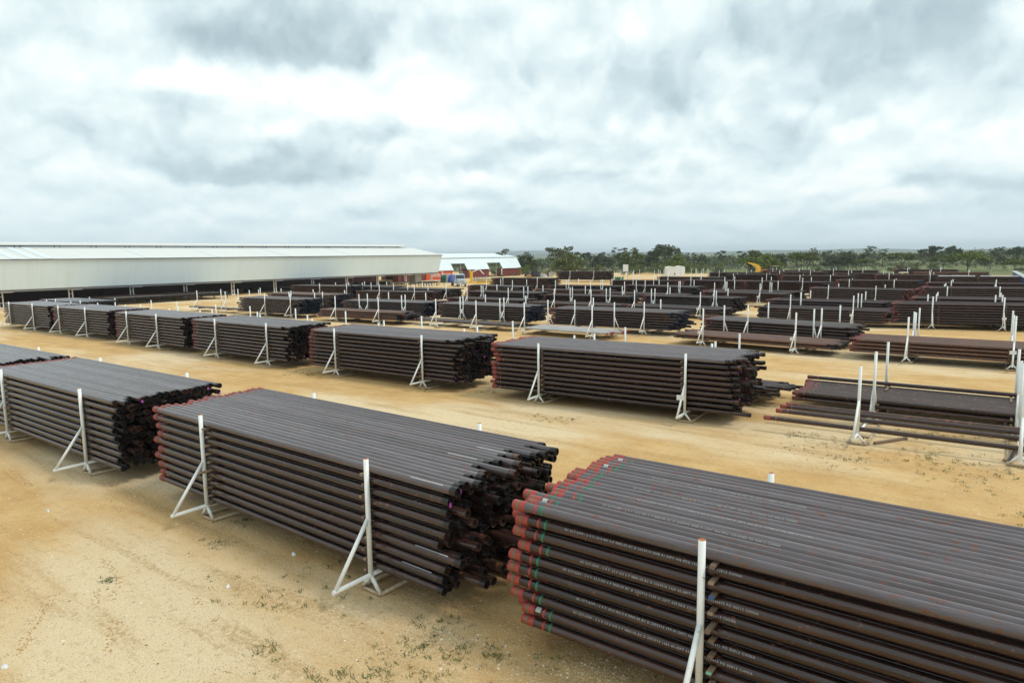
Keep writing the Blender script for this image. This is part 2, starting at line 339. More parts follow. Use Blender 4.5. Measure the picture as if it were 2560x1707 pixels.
# ------------------------------------------------------------------ ground
def sheet(name, pts, z, mat):
    me = bpy.data.meshes.new(name); me.from_pydata([(x, y, z) for x, y in pts], [], [tuple(range(len(pts)))]); me.materials.append(MATS[mat]); me.update()
    o = link(name, me); o['kind'] = 'structure'; return o
sheet('ground', [(-9000, -9000), (9000, -9000), (9000, 9000), (-9000, 9000)], -.02, 'field_grass')
sheet('yard', [(-420, -120), (120, -120), (120, 222), (10, 236), (-60, 240), (-150, 250), (-420, 262)], 0.0, 'yard_sand')
# blue hills on the horizon
mb = MB(); nh = 90
for j, (D, hh) in enumerate(((5200, 30), (7600, 66))):
    P = []; F = []
    for i in range(nh):
        a = -1.1 + 2.2*i/(nh-1); d = fwdh*math.cos(a)*D + rgt*math.sin(a)*D
        h = hh*(.45+.35*math.sin(a*6+j*2)+.20*math.sin(a*17+1.3*j)+.12*math.sin(a*41))
        h = max(h, 8)
        for k, (q, z) in enumerate(((.9, -1), (1.0, h), (1.1, -1))): P.append((d.x*q, d.y*q, z))
    for i in range(nh-1):
        for k in range(2): F.append((3*i+k, 3*i+3+k, 3*i+4+k, 3*i+1+k))
    mb.add(P, F, 0, True)
o = part('hills', None, mb, ['far_forest']); o['kind'] = 'structure'
# ------------------------------------------------------------------ pipe racks
RD = 3.78; HJ = .42; HP = 3.07
def rack_meshes(n, fine):
    M = {}
    b = MB(); b.tube((0, 0, HJ), (0, 0, HP), .057, n=n, capmi=1); M['post'] = b.mesh('post', ['white_rack_paint', 'rust_orange'])
    b = MB(); b.tube((0, -.97, HJ), (0, -.02, 1.72), .046, n=n, capmi=0); M['brace'] = b.mesh('brace', ['white_rack_paint'])
    b = MB(); b.tube((0, RD+.97, HJ), (0, RD+.02, 1.72), .046, n=n); M['brace_b'] = b.mesh('brace', ['white_rack_paint'])
    b = MB(); b.tube((0, -1.02, HJ), (0, RD+1.02, HJ), .05, n=n); M['top_rail'] = b.mesh('top_rail', ['white_rack_paint'])
    b = MB(); b.tube((0, 0, .05), (0, RD, .05), .046, n=n); M['ground_rail'] = b.mesh('ground_rail', ['rusty_rack_paint'])
    b = MB(); b.tube((.306, 0, .05), (0, 0, HJ), .046, n=n); M['strut'] = b.mesh('strut', ['white_rack_paint'])
    b = MB(); b.tube((-.306, 0, .05), (0, 0, HJ), .046, n=n); M['strut_b'] = b.mesh('strut', ['white_rack_paint'])
    b = MB(); b.tube((-.306, 0, .05), (.306, 0, .05), .044, n=n); M['cross_bar'] = b.mesh('cross_bar', ['rusty_rack_paint'])
    if not fine:
        b = MB()
        b.tube((0, -1.02, HJ), (0, RD+1.02, HJ), .05, n=n)
        for x in (-.306, .306):
            b.tube((x, 0, .05), (x, RD, .05), .046, n=n)
            for y in (0, RD): b.tube((x, y, .05), (0, y, HJ), .046, n=n)
        M['base_frame'] = b.mesh('base_frame', ['white_rack_paint'])
    return M
RM = {True: rack_meshes(12, True), False: rack_meshes(6, False)}
bp_ = MB(); bp_.box((0, 0, 0), (.34, .02, .22)); PLATE = bp_.mesh('plate', ['white_paint'])
bp_ = MB(); bp_.tube((0, -.47, 1.02), (0, -.36, 1.17), .05, n=8); REDBAND = bp_.mesh('red_band', ['red_paint'])
NR = 0
def rack(u, v, label, fine, plate=False, band=False, rz=0.0):
    global NR; NR += 1
    M = RM[fine]
    o = empty('pipe_rack', label, 'rack', (u, v, 0), rz, 'white tubular pipe racks')
    for y in (0, RD): link('post', M['post'], o, (0, y, 0))
    link('brace', M['brace'], o); link('brace', M['brace_b'], o)
    if fine:
        link('top_rail', M['top_rail'], o)
        for x in (-.306, .306): link('ground_rail', M['ground_rail'], o, (x, 0, 0))
        for y in (0, RD): link('strut', M['strut'], o, (0, y, 0)); link('strut', M['strut_b'], o, (0, y, 0))
        for y in (0, 1.25, 2.5, RD): link('cross_bar', M['cross_bar'], o, (0, y, 0))
    else: link('base_frame', M['base_frame'], o)
    if plate: link('plate', PLATE, o, (-.02, -.50, 1.2), .12)
    if band: link('red_band', REDBAND, o)
    return o

# ------------------------------------------------------------------ stacks of pipe
PR, PITCH, LZ, Z0 = .0889, .188, .243, .62
PIPES = []          # every pipe of the yard
SPACERS = []        # (u, v0, v1, z, rz, label or None)
def stack(phrase, u0, racks, layers, kind='varnished_steel', left='red_paint', right='black_plastic', n=20, L=12.45, jl=.10, jr=.28, fine=False, near=False, skip=None, rows=None, flip=False, plates=(), bands=(), rackname=None, v_off=0.0):
    (ua, va), (ub, vb) = racks
    yaw = math.atan2(vb-va, ub-ua)
    nm = rackname or phrase
    for i, (u, v) in enumerate(racks):
        rack(u, v, 'white tubular pipe rack, %s support of %s' % (('left', 'right')[i], nm), fine, i in plates, i in bands, yaw)
    for k in range(layers):
        for j in range(n if rows is None else rows[k]):
            dv = .15 + v_off + PITCH*j + random.gauss(0, .003)
            a = random.gauss(0, jl); b = random.gauss(0, jr)
            if random.random() < .08: b += random.uniform(-.7, .4)*min(1, jr*2.5)
            Lp = L - a + b
            u = u0 + a
            v = va + math.tan(yaw)*(u-ua) + dv
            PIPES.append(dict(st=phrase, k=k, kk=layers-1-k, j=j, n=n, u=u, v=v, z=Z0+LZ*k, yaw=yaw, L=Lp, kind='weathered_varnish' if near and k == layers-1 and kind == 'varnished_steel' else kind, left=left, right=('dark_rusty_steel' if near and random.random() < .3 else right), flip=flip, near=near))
    for i, (u, v) in enumerate(racks):
        du = (.17, -.17)[i]
        for k in range(layers):
            vv = v + math.tan(yaw)*du; pr = random.choice((.02, .05, .08, .12)) + (.30 if random.random() < .06 else 0)
            z = Z0+LZ*k-PR-.032
            lab = ('spacer bar, %s from top, %s rack of %s' % (('uppermost' if layers-1-k == 0 else ORD[layers-1-k]), ('left', 'right')[i], phrase)) if near else None
            SPACERS.append((u+du, vv+.06-pr+v_off, vv+.06+v_off+PITCH*n+.1, z, yaw, lab))
# first row (A), second row (B front): ten layers, varnished casing with red couplings
A3, A2, A1, A0 = 'the stack nearest the camera', 'the near stack with purple tags', 'the near stack cut by left edge', 'the stack peeking in at left edge'
stack(A3, -6.95, [(-3.42, 9.50), (3.6, 9.50)], 10, 'varnished_steel', 'red_paint', fine=True, near=True, jl=.14)
stack(A2, -21.0, [(-18.0, 9.68), (-10.89, 9.46)], 10, fine=True, near=True, jl=.10, jr=.25, left='orange_red_paint')
stack(A1, -35.55, [(-33.1, 9.52), (-25.46, 9.49)], 10, fine=True, near=True, jl=.10, jr=.22, left='orange_red_paint')
stack(A0, -49.3, [(-47.4, 9.52), (-40.2, 9.50)], 10, fine=True, near=True, left='orange_red_paint')
BR = ['first', 'second', 'third', 'fourth', 'fifth', 'sixth']
for i, (u0, ra) in enumerate([(-93.2, [(-91.3, 27.72), (-84.7, 27.80)]), (-79.6, [(-78.0, 27.85), (-71.8, 27.90)]), (-64.8, [(-62.3, 27.48), (-56.7, 27.34)]),
                              (-50.9, [(-47.4, 27.12), (-40.7, 26.98)]), (-36.1, [(-33.5, 26.98), (-26.1, 27.08)]), (-21.3, [(-18.4, 27.38), (-10.9, 27.72)])]):
    stack('the %s stack of second row' % BR[i], u0, ra, 10, fine=True, near=True, jl=.13, jr=.24, left='orange_red_paint' if i == 5 else 'faded_red_paint', plates=(1,) if i == 5 else ())
# loose and low pipes at the right end of the second row
B7 = 'the low rusty pile, second row'
stack(B7, -7.45, [(-4.15, 32.35), (.85, 32.35)], 2, 'dark_rusty_steel', 'faded_red_paint', rows=[19, 19], jl=.14, fine=True, near=True)
PIPES.append(dict(st=B7, k=2, kk=-1, j=18, n=20, u=-7.6, v=35.75, z=Z0+2*LZ, yaw=0, L=12.4, kind='varnished_steel', left='faded_red_paint', right='black_plastic', flip=False, near=True, lab='lone dark pipe lying on top of the low rusty pile'))
for u in (-3.98, .68): SPACERS.append((u, 34.6, 36.0, Z0+2*LZ-PR-.032, 0, None))
for i, (u, v) in enumerate([(-4.08, 27.95), (.9, 27.95)]): rack(u, v, 'white pipe rack, %s support of the loose front pipes' % ('left', 'right')[i], True, False, i == 0)
for (u, v, kd, lab) in [(-7.64, 28.22, 'varnished_steel', 'single dark pipe with red coupling lying nearest on the loose rack'), (-7.55, 29.75, 'varnished_steel', 'dark pipe with red bands, second of the loose pipes'),
                        (-7.62, 30.72, 'varnished_steel', 'dark pipe with blue-red end beside the rust brown pipe'), (-7.5, 31.25, 'rusty_steel', 'rust brown pipe lying among the dark loose pipes')]:
    PIPES.append(dict(st='loose', k=0, kk=0, j=0, n=4, u=u, v=v, z=HJ+.05+PR, yaw=.015, L=12.4, kind=kd, left='red_paint', right='black_plastic', flip=False, near=True, lab=lab))
# rear racks of the second row, mostly empty
for nm, ua, ub, va in [('sixth', -18.0, -11.2, 32.35), ('fifth', -34.7, -26.3, 32.3), ('fourth', -50.3, -43.6, 32.6), ('third', -63.0, -57.1, 32.5), ('second', -76.9, -71.3, 32.9)]:
    if nm == 'sixth': stack('the low pile behind second row', -20.9, [(ua, va), (ub, va)], 2, 'dark_rusty_steel', 'faded_red_paint', rows=[19, 12], jr=.3)
    else:
        for i, u in enumerate((ua, ub)): rack(u, va, 'empty white rack, %s one, behind the %s stack of second row' % (('left', 'right')[i], nm), False)
stack('the stack behind second row, far left', -97.2, [(-92.1, 32.7), (-85.4, 32.8)], 10, left='faded_red_paint')
# third row onwards: (phrase, left end, racks, layers, steel, left end colour, right end colour, extra)
VS, RS, DR, GS = 'varnished_steel', 'rusty_steel', 'dark_rusty_steel', 'grey_steel'
FR, BK, BB, RP = 'faded_red_paint', 'black_plastic', 'blue_black_plastic', 'red_paint'
ROWS = [
 ('third row, pile by the shed', -97.5, [(-95.1, 52.0), (-87.8, 52.1)], 1, DR, FR, BK, dict(n=6)),
 ('third row, rusty stack with blue ends', -83.3, [(-77.3, 51.3), (-72.0, 51.4)], 8, DR, DR, BB, dict(L=12.9, jl=.45, jr=.35, bands=(1,))),
 ('third row, low rusty brown stack', -66.1, [(-63.0, 51.1), (-56.0, 51.4)], 4, RS, FR, BB, dict(L=13.2, jl=.3, jr=.4, rows=[19, 18, 16, 13], bands=(0, 1))),
 ('third row, single rusty layer', -52.0, [(-47.8, 51.9), (-42.2, 51.7)], 1, DR, FR, BK, dict(n=11, v_off=1.0, L=13.6, bands=(0, 1))),
 ('third row, single grey layer', -36.0, [(-36.1, 51.4), (-28.6, 51.0)], 1, GS, GS, RP, dict(n=17, L=8.9, bands=(0, 1))),
 ('third row, low brown pile', -21.2, [(-18.9, 51.6), (-11.75, 50.8)], 2, RS, DR, BK, dict(L=12.3, jl=.35, jr=.3, rows=[19, 18], bands=(0, 1), plates=(0, 1))),
 ('third row, rusty pile at right edge', -7.9, [(-4.7, 50.4), (.9, 50.3)], 4, RS, FR, BK, dict(jl=.2, bands=(0, 1), plates=(1,))),
 ('fourth row, tall rusty stack', -85.3, [(-79.6, 57.0), (-72.9, 57.1)], 9, RS, DR, BB, dict(L=14.0, jl=.3)),
 ('fourth row, stack with blue ends', -67.1, [(-62.8, 55.9), (-56.7, 56.3)], 7, VS, FR, BB, dict(L=13.2, jl=.25, jr=.3)),
 ('fourth row, stack left of middle', -52.1, [(-48.2, 56.8), (-42.3, 56.5)], 7, VS, FR, BB, dict(L=12.7, jl=.2, jr=.3)),
 ('fourth row, middle stack', -36.3, [(-33.5, 56.3), (-26.2, 56.4)], 7, VS, FR, BB, dict(L=12.9, jl=.22, jr=.3)),
 ('fourth row, low dark stack', -20.9, [(-16.9, 56.6), (-11.0, 55.6)], 5, VS, FR, BK, dict(L=12.3, jl=.25, jr=.35)),
 ('fifth row, tall stack beside shed', -106.3, [(-98.5, 76.6), (-91.7, 77.0)], 9, DR, DR, BB, dict(L=15.0, n=19)),
 ('fifth row, low stack beside shed', -88.6, [(-83.5, 77.0), (-76.4, 78.0)], 6, VS, FR, FR, dict(L=14.5, jr=.4)),
 ('fifth row, low pile left of middle', -66.0, [(-62.0, 74.0), (-54.7, 74.1)], 4, VS, FR, BK, dict(L=13.5, jl=.3)),
 ('fifth row, low middle pile', -52.0, [(-47.2, 74.1), (-41.6, 73.9)], 3, DR, FR, BK, dict(L=13.8, jl=.3)),
 ('fifth row, low pile right of middle', -37.3, [(-36.0, 74.7), (-27.3, 73.5)], 3, VS, FR, BK, dict(L=12.8, jl=.3, plates=(1,))),
 ('fifth row, stack with red right ends', -20.4, [(-17.4, 72.6), (-11.5, 72.4)], 5, VS, BK, FR, dict(L=11.8, jl=.4, jr=.4, plates=(1,))),
 ('fifth row, stack at right edge', -8.2, [(-5.0, 73.6), (.4, 74.6)], 8, VS, FR, BK, dict(jl=.2, plates=(1,))),
 ('sixth row, stack with blue ends', -103.0, [(-97.0, 82.0), (-91.0, 82.0)], 8, DR, DR, BB, dict(L=17)),
 ('sixth row, stack beside shed', -88.0, [(-81.9, 82.0), (-73.4, 82.3)], 7, VS, FR, BK, dict(L=14.8)),
 ('sixth row, stack left of middle', -66.6, [(-63.3, 78.9), (-54.6, 78.7)], 7, VS, FR, BK, dict(L=13.6, jl=.25)),
 ('sixth row, middle stack', -52.4, [(-47.5, 79.2), (-41.8, 79.4)], 6, VS, FR, BK, dict(L=13, jl=.25)),
 ('sixth row, stack right of middle', -37.2, [(-35.3, 79.1), (-27.4, 78.2)], 7, VS, FR, BK, dict(L=12.4, jl=.25)),
 ('sixth row, pale topped stack', -20.9, [(-17.4, 77.1), (-11.8, 76.9)], 7, VS, FR, BK, dict(L=11.9, jl=.2, jr=.35)),
 ('sixth row, stack at right edge', -7.2, [(-5.05, 78.4), (.25, 78.6)], 9, VS, FR, BK, dict(L=12.6)),
 ('seventh row, stack beside tables', -84.0, [(-78.6, 99.6), (-71.8, 98.6)], 6, VS, FR, BK, dict(L=14.5, jl=.3)),
 ('seventh row, stack left of middle', -67.8, [(-63.0, 99.3), (-56.1, 99.5)], 4, DR, FR, BK, dict(L=14.5, jl=.3)),
 ('seventh row, low middle pile', -53.5, [(-49.0, 98.0), (-41.4, 97.5)], 3, VS, FR, BK, dict(L=14.5, jl=.3, plates=(1,))),
 ('seventh row, low pile right of middle', -36.5, [(-34.3, 98.1), (-27.4, 97.0)], 5, VS, FR, BK, dict(L=13.0, plates=(1,))),
 ('seventh row, stack with red ends', -20.5, [(-18.1, 94.9), (-12.5, 94.1)], 9, VS, FR, FR, dict(L=11.6)),
 ('seventh row, stack at right edge', -7.6, [(-5.1, 95.6), (0.0, 96.3)], 10, VS, FR, BK, dict(L=10.2, jl=.3)),
 ('eighth row, stack left of middle', -67.8, [(-63.5, 104.6), (-56.7, 104.9)], 6, VS, FR, BK, dict(L=15)),
 ('eighth row, grey topped middle stack', -52.3, [(-48.1, 103.8), (-41.3, 102.2)], 7, VS, FR, BK, dict(L=14.2)),
 ('eighth row, stack right of middle', -37.5, [(-34.2, 102.7), (-27.5, 102.4)], 5, VS, FR, BK, dict(L=14)),
 ('eighth row, stack at right edge', -8.9, [(-5.7, 100.4), (-.4, 100.5)], 8, VS, FR, BK, dict(L=11.6)),
 ('ninth row, tall stack by truck', -87.3, [(-84.0, 112.0), (-75.5, 112.2)], 10, DR, DR, BK, dict(L=14.6, jl=.4)),
 ('ninth row, stack left of middle', -65.0, [(-60.1, 124.0), (-55.9, 124.6)], 7, VS, FR, FR, dict(L=13.8)),
 ('ninth row, middle stack', -49.2, [(-47.4, 122.5), (-40.6, 121.4)], 8, VS, FR, FR, dict(L=12.0)),
 ('ninth row, stack right of middle', -36.9, [(-33.7, 120.4), (-26.8, 119.4)], 8, VS, FR, BK, dict(L=14.0, jl=.3)),
 ('ninth row, tall stack with blue ends', -21.0, [(-19.1, 115.6), (-13.0, 115.9)], 10, DR, FR, BB, dict(L=11.2)),
 ('ninth row, tall stack at right edge', -8.8, [(-5.7, 114.7), (-.5, 114.7)], 9, VS, FR, BK, dict(L=11.3)),
 ('tenth row, tall stack with red ends', -47.2, [(-45.7, 142.1), (-39.1, 142.8)], 10, VS, BK, FR, dict(L=10.4)),
 ('tenth row, long rusty stack', -34.4, [(-31.1, 136.2), (-25.8, 136.6)], 10, DR, FR, BK, dict(L=12.2)),
 ('tenth row, low stack behind cabins', -67.5, [(-64.5, 152.0), (-56.0, 151.0)], 6, VS, FR, BK, dict(L=16)),
 ('tenth row, dark stack right of middle', -20.5, [(-18.0, 152.0), (-11.0, 151.5)], 9, DR, FR, BK, dict(L=12.5)),
 ('eleventh row, stack left of middle', -62.0, [(-59.0, 172.0), (-52.0, 172.0)], 8, VS, FR, BK, dict(L=13.0)),
 ('eleventh row, middle stack', -46.5, [(-43.5, 170.0), (-36.5, 170.0)], 9, DR, FR, BK, dict(L=13.0)),
 ('eleventh row, stack right of middle', -31.0, [(-28.0, 168.0), (-21.0, 168.0)], 8, VS, FR, BK, dict(L=13.0)),
 ('eleventh row, rusty stack near right', -15.5, [(-12.5, 170.0), (-5.5, 170.0)], 9, RS, FR, BK, dict(L=13.0)),
 ('last row, stack left of middle', -55.0, [(-52.0, 196.0), (-45.0, 196.0)], 8, DR, FR, BK, dict(L=13.0)),
 ('last row, middle stack', -39.0, [(-36.0, 194.0), (-29.0, 194.0)], 8, VS, FR, BK, dict(L=13.0)),
 ('last row, stack near right', -22.0, [(-19.0, 194.0), (-12.0, 194.0)], 9, DR, FR, BK, dict(L=13.0)),
 ('the far tall rusty stack before trees', -102.9, [(-98.5, 163.0), (-91.0, 163.2)], 10, DR, DR, BK, dict(L=16.2, jl=.5)),
]
for ph, u0, ra, ly, kd, le, ri, ex in ROWS:
    stack(ph, u0, ra, ly, kd, le, ri, fine=ra[0][1] < 60, **ex)
for i, (u, v, t) in enumerate([(-4.8, 55.0, 'empty white rack behind the right edge pile of third row, left one'), (.85, 54.9, 'empty white rack behind the right edge pile of third row, right one'),
                            (-92.9, 57.2, 'empty white rack near the shed, fourth row, left one'), (-87.4, 57.1, 'empty white rack near the shed, fourth row, right one'),
                            (-82, 158, 'empty white rack before the green drums'), (-76, 153, 'empty white rack standing under the white board'), (-83, 171.6, 'empty white rack behind the white board, leftmost'),
                            (-74.3, 166, 'empty white rack left of the white cabins'), (-78, 177, 'empty white rack just left of the cabins, farther back'), (-73.5, 190, 'empty white rack right of the cabins, left one'),
                            (-69.5, 189, 'empty white rack right of the cabins, right one'), (-66.5, 176, 'empty white rack right of the cabins, nearer one')]):
    rack(u, v, t, False)

for v0 in (50, 66, 90, 106, 122):        # dark pipe piles in the gloom under the shed roof
    for k in range(4):
        for j in range(12):
            PIPES.append(dict(st='shed', k=k, kk=3-k, j=j+1, n=12, u=-141-.2*j+random.gauss(0, .01), v=v0+random.gauss(0, .2), z=.12+.2*k, yaw=math.pi/2, L=12.2, kind=DR, left=DR, right=BK, flip=False, near=False))
TABLES = [(52.5, 73.5, -134.3, 1.05), (93.0, 107.5, -133.5, 1.05)]
for (va, vb, u0, zt) in TABLES:
    nn = int((vb-va)/.19)
    for j in range(nn):
        PIPES.append(dict(st='table', k=0, kk=1, j=j+1, n=nn, u=u0+random.gauss(0, .08), v=va+.19*j, z=zt+PR, yaw=0, L=12.3, kind=DR, left=DR, right=BK, flip=False, near=False))
for (u0, v0, z) in ((-9.5, 150, 2.55), (-3.0, 150, 2.55)):   # short bright pipes laid crosswise on the last row
    for j in range(26): PIPES.append(dict(st='cross', k=0, kk=1, j=j+1, n=26, u=u0+.22*j, v=v0-3, z=z-.06, yaw=math.pi/2, L=6, kind=GS, left=GS, right=GS, flip=False, near=False))
    for k in range(9):
        for j in range(3): PIPES.append(dict(st='cross', k=k, kk=1, j=j+1, n=26, u=u0-.3, v=v0-2.8+2.4*j, z=.35+.243*k, yaw=0, L=6.2, kind=DR, left=DR, right=BK, flip=False, near=False))

# ------------------------------------------------------------------ which pipes are individuals: the 295 that show largest
def score(p):
    if 'lab' in p: return 1e9
    c, s_ = math.cos(p['yaw']), math.sin(p['yaw'])
    a = proj((p['u'], p['v'], p['z'])); b = proj((p['u']+p['L']*c, p['v']+p['L']*s_, p['z']))
    m = proj((p['u']+p['L']*.5*c, p['v']+p['L']*.5*s_, p['z']))
    if a[2] < 1: return 0
    if b[2] < 1.5: b = m
    cl = lambda q: (min(max(q[0], 0), 2560), min(max(q[1], 0), 1707))
    A_, B_ = cl(a), cl(b); lp = math.hypot(B_[0]-A_[0], B_[1]-A_[1])
    if A_[0] == B_[0]: return 0
    ppm = CAM_F/max(m[2], 1); dia = 2*PR*ppm
    el_ = (CAM_H-p['z'])/max(m[2], 1)
    if p['j'] == 0: return lp*dia*(.55 if p['v'] > 40 else 1)
    if p['kk'] == 0: return lp*PITCH*ppm*el_
    if p['near'] and p['j'] < 12 and b[0] > 0 and p['u']+p['L'] < 0: return .35*ppm*dia*(1-.07*p['j'])*.6
    return 0
for p in PIPES: p['s'] = score(p)
order = sorted(range(len(PIPES)), key=lambda i: -PIPES[i]['s'])
IND = set(order[:295])

# pipe parts shared by all individuals (pipe runs along +X from its coupling)
LREF = 12.45
b = MB(); b.lathe([(.10, PR), (LREF-.06, PR)], 20); BODY = {}
SH = 'weathered_varnish'
for kd in (VS, RS, DR, GS, SH):
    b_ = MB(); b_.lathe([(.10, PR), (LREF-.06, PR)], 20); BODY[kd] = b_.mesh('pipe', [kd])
COUP = {}
for cl_ in (RP, FR, 'orange_red_paint', DR, RS, BK, BB, GS):
    b_ = MB(); b_.lathe([(.03, .02), (.03, .078), (0, .080), (0, .094), (.008, .0985)], 20, 1)
    b_.lathe([(.008, .0985), (.105, .0985)], 20, 0); b_.lathe([(.105, .0987), (.135, .0987)], 20, 2); b_.lathe([(.135, .0985), (.262, .0985), (.27, .094), (.272, PR-.002)], 20, 0)
    COUP[cl_] = b_.mesh('coupling', [cl_, BK, 'green_paint' if cl_ == RP else cl_])
PROT = {}
for cl_ in (BK, BB, RP, FR, DR, GS):
    b_ = MB(); L_ = 0
    b_.lathe([(-.16, PR-.002), (-.155, .094), (-.01, .0945), (0, .092), (0, .079), (-.06, .076), (-.06, .0)], 20, 0)
    b_.box((-.03, 0, 0), (.02, .155, .016), 0); b_.box((-.031, 0, 0), (.02, .016, .155), 0)
    PROT[cl_] = b_.mesh('thread_protector', [cl_])
BANDM = {}
for nm, mt, x in (('red_band', 'red_paint', .47), ('green_band', 'green_paint', .62)):
    b_ = MB(); b_.lathe([(x, PR), (x+.001, PR+.0012), (x+.045, PR+.0012), (x+.046, PR)], 20); BANDM[nm] = b_.mesh('paint_band', [mt])
b_ = MB(); b_.box((0, 0, 0), (.012, .055, .085)); TAGM = b_.mesh('tag', ['magenta_tag'])
def arc_patch(x0, x1, a0, a1, mat, name):
    b_ = MB(); P = []; n = 5
    for x in (x0, x1):
        for i in range(n+1):
            t = a0+(a1-a0)*i/n; P.append((x, -math.cos(t)*(PR+.0015), math.sin(t)*(PR+.0015)))
    b_.add(P, [(i, i+1, n+2+i, n+1+i) for i in range(n)], 0, True); return b_.mesh(name, [mat])
PAPER = arc_patch(LREF-1.25, LREF-.35, 1.0, 1.25, 'white_stencil', 'paper_label'); PATCH = arc_patch(.31, .42, .3, 1.5, 'white_stencil', 'paper_label')
# stencilled lettering wrapped round the pipe
def stencil(txt, ang, size, x0):
    cu = bpy.data.curves.new('stencil', 'FONT'); cu.body = txt; cu.size = size; cu.space_character = 1.25; cu.resolution_u = 2
    ob = bpy.data.objects.new('tmp', cu); COL.objects.link(ob); bpy.context.view_layer.update()
    me = bpy.data.meshes.new_from_object(ob.evaluated_get(bpy.context.evaluated_depsgraph_get())); bpy.data.objects.remove(ob); bpy.data.curves.remove(cu)
    n = len(me.vertices); co = np.zeros(n*3); me.vertices.foreach_get('co', co); co = co.reshape(-1, 3)
    t = ang + (co[:, 1]-size*.35)/PR; r = PR+.0016
    out = np.stack([x0+co[:, 0], -np.cos(t)*r, np.sin(t)*r], 1); me.vertices.foreach_set('co', out.ravel()); me.materials.clear(); me.materials.append(MATS['white_stencil']); me.update(); me.name = 'lettering'
    return me
TXT = ['BC 5CT-0399 - 2 4 7: 23.0 NO S P 9800.00 BC D 2303914 2008 41.34FT 446.8KG 13338480 PO 00013 CHINA',
       'BC 5CT-0399 - 2 4 7: 23.0 NO S P 9800.00 BC D 2303914 1420 41.22FT 439.0KG 13338486 PO 00013 CHINA',
       'BC 5CT-0399 - 2 4 7: 23.0 NO S P 9800.00 BC D 2303914 1469 40.40FT 433.0KG 13338473 PO 00013 CHINA',
       'BC 5CT-0399 - 2 4 7: 23.0 NO S P 9800.00 BC D 2303914 799 41.20FT 440.8KG 13338471 PO 00013 CHINA']
STF = [stencil(t, .62-.12*(i % 3), .052, 1.05+.14*i) for i, t in enumerate(TXT)]; STT = [stencil(t, 1.05+.2*(i % 2), .052, 1.1+.2*i) for i, t in enumerate(TXT)]
KW = {VS: 'dark', SH: 'grey brown', RS: 'rust brown', DR: 'dark rusty', GS: 'grey'}
for i in sorted(IND):
    p = PIPES[i]
    lab = p.get('lab')
    if not lab:
        lay = 'top layer' if p['kk'] == 0 else '%s layer' % ORD[p['kk']]
        lab = '%s pipe, %s from front, %s, %s' % (KW[p['kind']], ORD1[p['j']], lay, p['st'])
    o = link('pipe', BODY[p['kind']], None, (p['u'], p['v'], p['z']), p['yaw'], (p['L']/LREF, 1, 1))
    tag(o, lab, 'pipe', 'steel pipes stacked in the yard')
    link('coupling', COUP[p['left']], o)
    pe = link('thread_protector', PROT[p['right']], o, (LREF, 0, 0)); pe.rotation_euler = (random.uniform(0, 3), 0, 0)
    if p['near'] and p['v'] < 37:
        link('paint_band', BANDM['red_band'], o); 
        if p['st'] == A3 and (p['j'] == 0 or random.random() < .4) or random.random() < .2: link('paint_band', BANDM['green_band'], o)
    if p['st'] == A3:
        if p['j'] == 0 and p['k'] in (8, 6, 5, 3, 2): link('lettering', STF[(p['k']) % 4], o)
        elif p['kk'] == 0 and p['j'] in (4, 7, 10, 14): link('lettering', STT[p['j'] % 4], o)
        if random.random() < .14: link('paper_label', PATCH, o)
    if p['near'] and p['st'] != A3 and random.random() < .09: link('tag', TAGM, o, (LREF+.01, -.02, -.05))
    if p['st'] == A2 and (p['kk'] == 0 and p['j'] in (0, 9, 13) or p['j'] == 0 and p['k'] in (1, 3)): link('paper_label', PAPER, o)

# the rest of the pipes: one body of real geometry
MLIST = [VS, SH, RS, DR, GS, RP, FR, 'orange_red_paint', BK, BB, 'magenta_tag']; MIX = {m_: i for i, m_ in enumerate(MLIST)}
def bulk(name, items, fine):
    n = 11 if fine else 7
    prof = [(0, 0, 0, .02), (0, 0, 0, .0985), (0, .27, 0, .0985), (0, .275, 0, PR), (1, -.15, 0, PR), (1, -.145, 0, .0945), (1, 0, 0, .0945), (1, 0, 0, .077), (1, -.06, 0, .075), (1, -.06, 0, .004)] if fine else \
           [(0, 0, 0, .01), (0, 0, 0, .0985), (0, .27, 0, .0985), (0, .275, 0, PR), (1, -.15, 0, PR), (1, -.14, 0, .0945), (1, 0, 0, .0945), (1, -.01, 0, .004)]
    segm = ['k', 'l', 'l', 'b', 'r', 'r', 'r', 'r', 'k'] if fine else ['k', 'l', 'l', 'b', 'r', 'r', 'k']
    t = np.arange(n)*2*math.pi/n; m = len(prof)
    np_ = len(items); V = np.zeros((np_, m, n, 3)); MI = np.zeros((np_, m-1, n), int)
    for a, p in enumerate(items):
        c, s_ = math.cos(p['yaw']), math.sin(p['yaw'])
        for q, (e, dx, _, r) in enumerate(prof):
            x = (p['L'] if e else 0)+dx; yy = np.cos(t)*r; zz = np.sin(t)*r
            V[a, q, :, 0] = p['u']+x*c-yy*s_; V[a, q, :, 1] = p['v']+x*s_+yy*c; V[a, q, :, 2] = p['z']+zz
        mm = {'k': MIX[BK], 'l': MIX[p['left']], 'b': MIX[p['kind']], 'r': MIX[p['right']]}
        for q, sgm in enumerate(segm): MI[a, q, :] = mm[sgm]
    base = (np.arange(np_)*m*n)[:, None, None]; q = (np.arange(m-1)*n)[None, :, None]; i = np.arange(n)[None, None, :]; i2 = (i+1) % n
    F = np.stack(np.broadcast_arrays(base+q+i, base+q+n+i, base+q+n+i2, base+q+i2), -1).reshape(-1, 4)
    return V.reshape(-1, 3), F, MI.ravel()
rest = [p for i, p in enumerate(PIPES) if i not in IND]
Vs = []; Fs = []; Ms = []; off = 0
for fine in (True, False):
    it = [p for p in rest if (p['v'] < 62 and (p['near'] or p['v'] > 45)) == fine]
    V, F, M_ = bulk('x', it, fine); Vs.append(V); Fs.append(F+off); Ms.append(M_); off += len(V)
